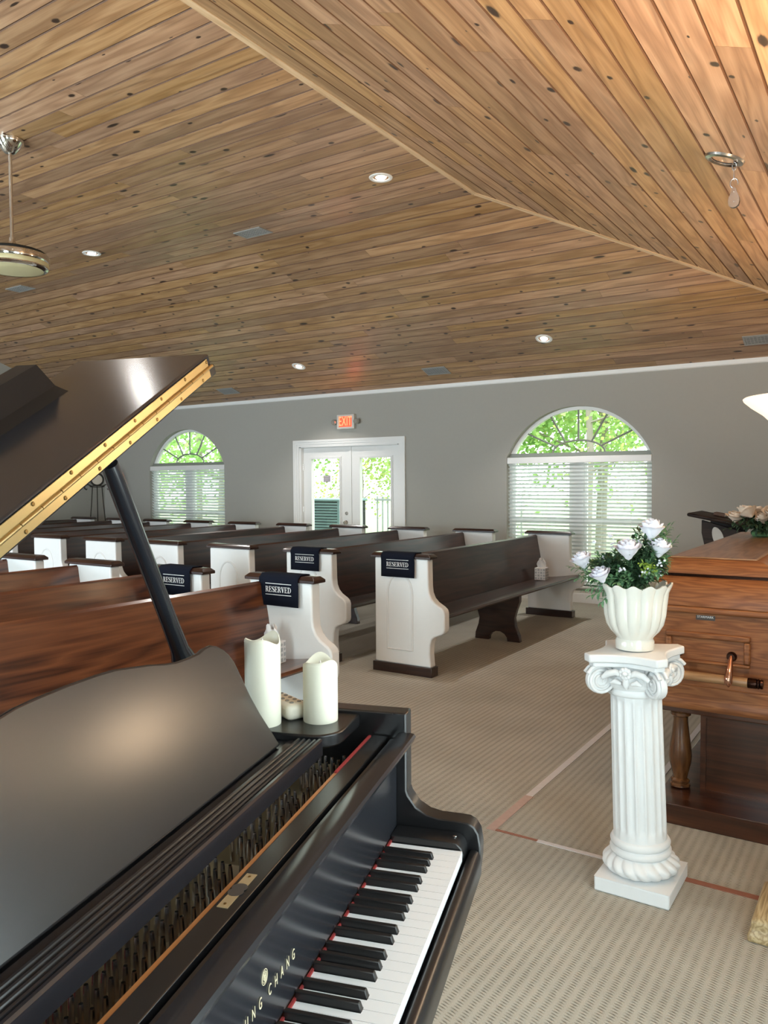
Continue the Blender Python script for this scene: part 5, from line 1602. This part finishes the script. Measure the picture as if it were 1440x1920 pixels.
# ================================================================== wrought-iron stand in the far corner
ist = thing('iron_plate_stand', 'wrought-iron stand holding a round stone disc in the far corner', 'ornament stand', (-11.32, 8.42, 0))
zc = 1.525
ey = Vector((.80, -.60, 0))   # turned to face the room
ex_ = Vector((.60, .80, 0))
def IP(a, z, f=0): return tuple(ex_ * a + ey * f + Vector((0, 0, z)))
MB().tube([IP(.098 * math.cos(2 * math.pi * i / 32), zc + .098 * math.sin(2 * math.pi * i / 32)) for i in range(32)], .017, 8, closed=True).build('ring', M['iron'], ist, smooth=60)
b = MB(); n = 28
V = [IP(.088 * math.cos(2 * math.pi * i / n), zc + .088 * math.sin(2 * math.pi * i / n), -.006) for i in range(n)] + [IP(.088 * math.cos(2 * math.pi * i / n), zc + .088 * math.sin(2 * math.pi * i / n), .008) for i in range(n)]
b.add(V, [tuple(range(n)), tuple(range(2 * n - 1, n - 1, -1))] + [(i, (i + 1) % n, (i + 1) % n + n, i + n) for i in range(n)]).build('stone_disc', M['stone_face'], ist)
MB().tube([IP(.115 * math.cos(2 * math.pi * i / 24), 1.410 + .012 * math.sin(2 * math.pi * i / 24), .10 * math.sin(2 * math.pi * i / 24)) for i in range(24)], .008, 6, closed=True).build('hoop', M['iron'], ist, smooth=60)
for (a, f) in ((-.10, .0), (0, .09), (.10, .0)):
    MB().tube([IP(a * .75, 1.41, f * .75), IP(a * .95, 1.1, f), IP(a * 1.5, .5, f * 1.5), IP(a * 2.0, 0.004, f * 2.0)], .0085, 8).build('leg', M['iron'], ist, smooth=60)
for s_ in (-1, 1):
    MB().tube([IP(s_ * .09, 1.415), IP(s_ * .15, 1.445), IP(s_ * .195, 1.42), IP(s_ * .200, 1.38), IP(s_ * .17, 1.355), IP(s_ * .158, 1.375)], [.009, .010, .012, .013, .012, .008], 8).build('scroll', M['iron'], ist, smooth=60)
    MB().tube([IP(s_ * .02, 1.635), IP(s_ * .06, 1.665), IP(s_ * .10, 1.655), IP(s_ * .145, 1.69)], [.010, .012, .010, .006], 8).build('branch', M['iron'], ist, smooth=60)
MB().ball(IP(0, 1.65), .03, 10, 6, (1, 1, .8)).build('finial', M['iron'], ist, smooth=60)

# ================================================================== outside
gr = tag(MB().box(-60, 40, YW + WT + .02, 70, -.30, -.12).build('lawn', M['grass']), 'lawn outside beyond the windows', 'lawn'); gr['kind'] = 'structure'; gr.name = 'ground'
hv = thing('air_conditioner', 'teal louvred air conditioner unit outside the left door leaf', 'air conditioner', (-8.00, 10.55, -.12))
MB().box(-.45, .45, -.38, .38, 0, 1.26).build('core', M['dark'], hv)
for i in range(26):
    MB().box(-.47, .47, -.40, -.375, .06 + i * .046, .092 + i * .046).build('louvre', M['hvac'], hv)
for sx_ in (-.46, .46):
    MB().box(sx_ - .02, sx_ + .02, -.405, -.37, 0, 1.27).build('corner_post', M['hvac'], hv)
MB().box(-.48, .48, -.41, .40, 1.26, 1.30).build('top_cover', M['hvac'], hv, bevel=.01)
fc = thing('picket_fence', 'white metal picket fence outside the right door leaf', 'fence', (-7.0, 11.6, -.12))
pk_ = MB().box(-.009, .009, -.009, .009, 0, 1.32).mesh('picket', M['fence'])
for i in range(26):
    obj('picket', pk_, fc, loc=(-1.3 + i * .11 + .55, 0, 0))
for z in (.18, 1.24):
    MB().box(-.8, 2.05, -.014, .014, z, z + .035).build('rail', M['fence'], fc)

def tree(x, y, h, crown_r, crown_z, n, lm, label, seed, leafs=.115, trunk=.12):
    t = thing('tree', label, 'tree', (x, y, -.12), group='trees outside the windows')
    rg = random.Random(seed)
    b = MB().tube([(0, 0, 0), (.06, .02, h * .3), (-.05, .05, h * .6), (.04, 0, h)], [trunk, trunk * .8, trunk * .55, trunk * .2], 10)
    b.build('trunk', M['bark'], t, smooth=60)
    br = MB(); tips = []
    for i in range(16):
        z0 = h * rg.uniform(.22, .85); a = rg.uniform(0, 6.28); L = crown_r * rg.uniform(.6, 1.1)
        p0 = Vector((0, 0, z0)); p2 = Vector((L * math.cos(a), L * math.sin(a), z0 + L * rg.uniform(-.1, .6)))
        p1 = p0.lerp(p2, .5) + Vector((0, 0, .15 * L))
        br.tube([p0, p1, p2], [trunk * .3, trunk * .18, trunk * .06], 6); tips += [p1, p2, p0.lerp(p2, .75)]
    br.build('branches', M['bark'], t, smooth=60)
    lv = MB()
    for i in range(n):
        c = rg.choice(tips)
        p = c + Vector((rg.gauss(0, crown_r * .26), rg.gauss(0, crown_r * .26), rg.gauss(0, crown_r * .22)))
        s_ = leafs * rg.uniform(.6, 1.3)
        a = Vector((rg.gauss(0, 1), rg.gauss(0, 1), rg.gauss(0, 1))).normalized() * s_
        c2 = a.orthogonal().normalized() * s_ * .45
        lv.add([p - a * .5, p + c2, p + a * .5, p - c2], [(0, 1, 2, 3)])
    me = bpy.data.meshes.new('foliage'); me.from_pydata([tuple(v) for v in lv.v], [], lv.f); me.materials.append(lm)
    obj('foliage', me, t, kind='stuff')
tree(-5.3, 16.5, 8.5, 3.0, 4, 20000, M['tree_leaf'], 'leafy tree standing outside the wide arched window', 1)
tree(-4.62, 13.6, 7.0, 1.8, 3, 6500, M['tree_leaf_b'], 'yellow-green tree with a pale trunk close outside the wide arched window', 2, .075, .075)
tree(-8.2, 15.5, 7.5, 2.4, 4, 9000, M['tree_leaf_b'], 'yellowing tree standing outside the double door', 3)
tree(-10.8, 19.0, 9.0, 3.2, 4, 11000, M['tree_leaf'], 'tall tree far outside between the door and the narrower window', 4)
tree(-15.0, 15.0, 7.5, 2.8, 4, 24000, M['tree_leaf'], 'dense green tree outside the left arched window', 5)
tree(-18.5, 17.5, 9.0, 3.2, 4, 7000, M['tree_leaf'], 'broad green tree at the far left outside', 6)
tree(-7.5, 13.6, 4.6, 1.2, 3, 3000, M['tree_leaf'], 'slender young tree just outside the right door leaf', 8, .07, .04)
tree(-9.4, 13.4, 5.0, 1.3, 3, 3000, M['tree_leaf_b'], 'slender yellowing tree just outside the left door leaf', 9, .07, .04)
tree(-1.5, 18.0, 9.0, 3.0, 4, 5000, M['tree_leaf'], 'green tree outside to the right of the wide window', 7)
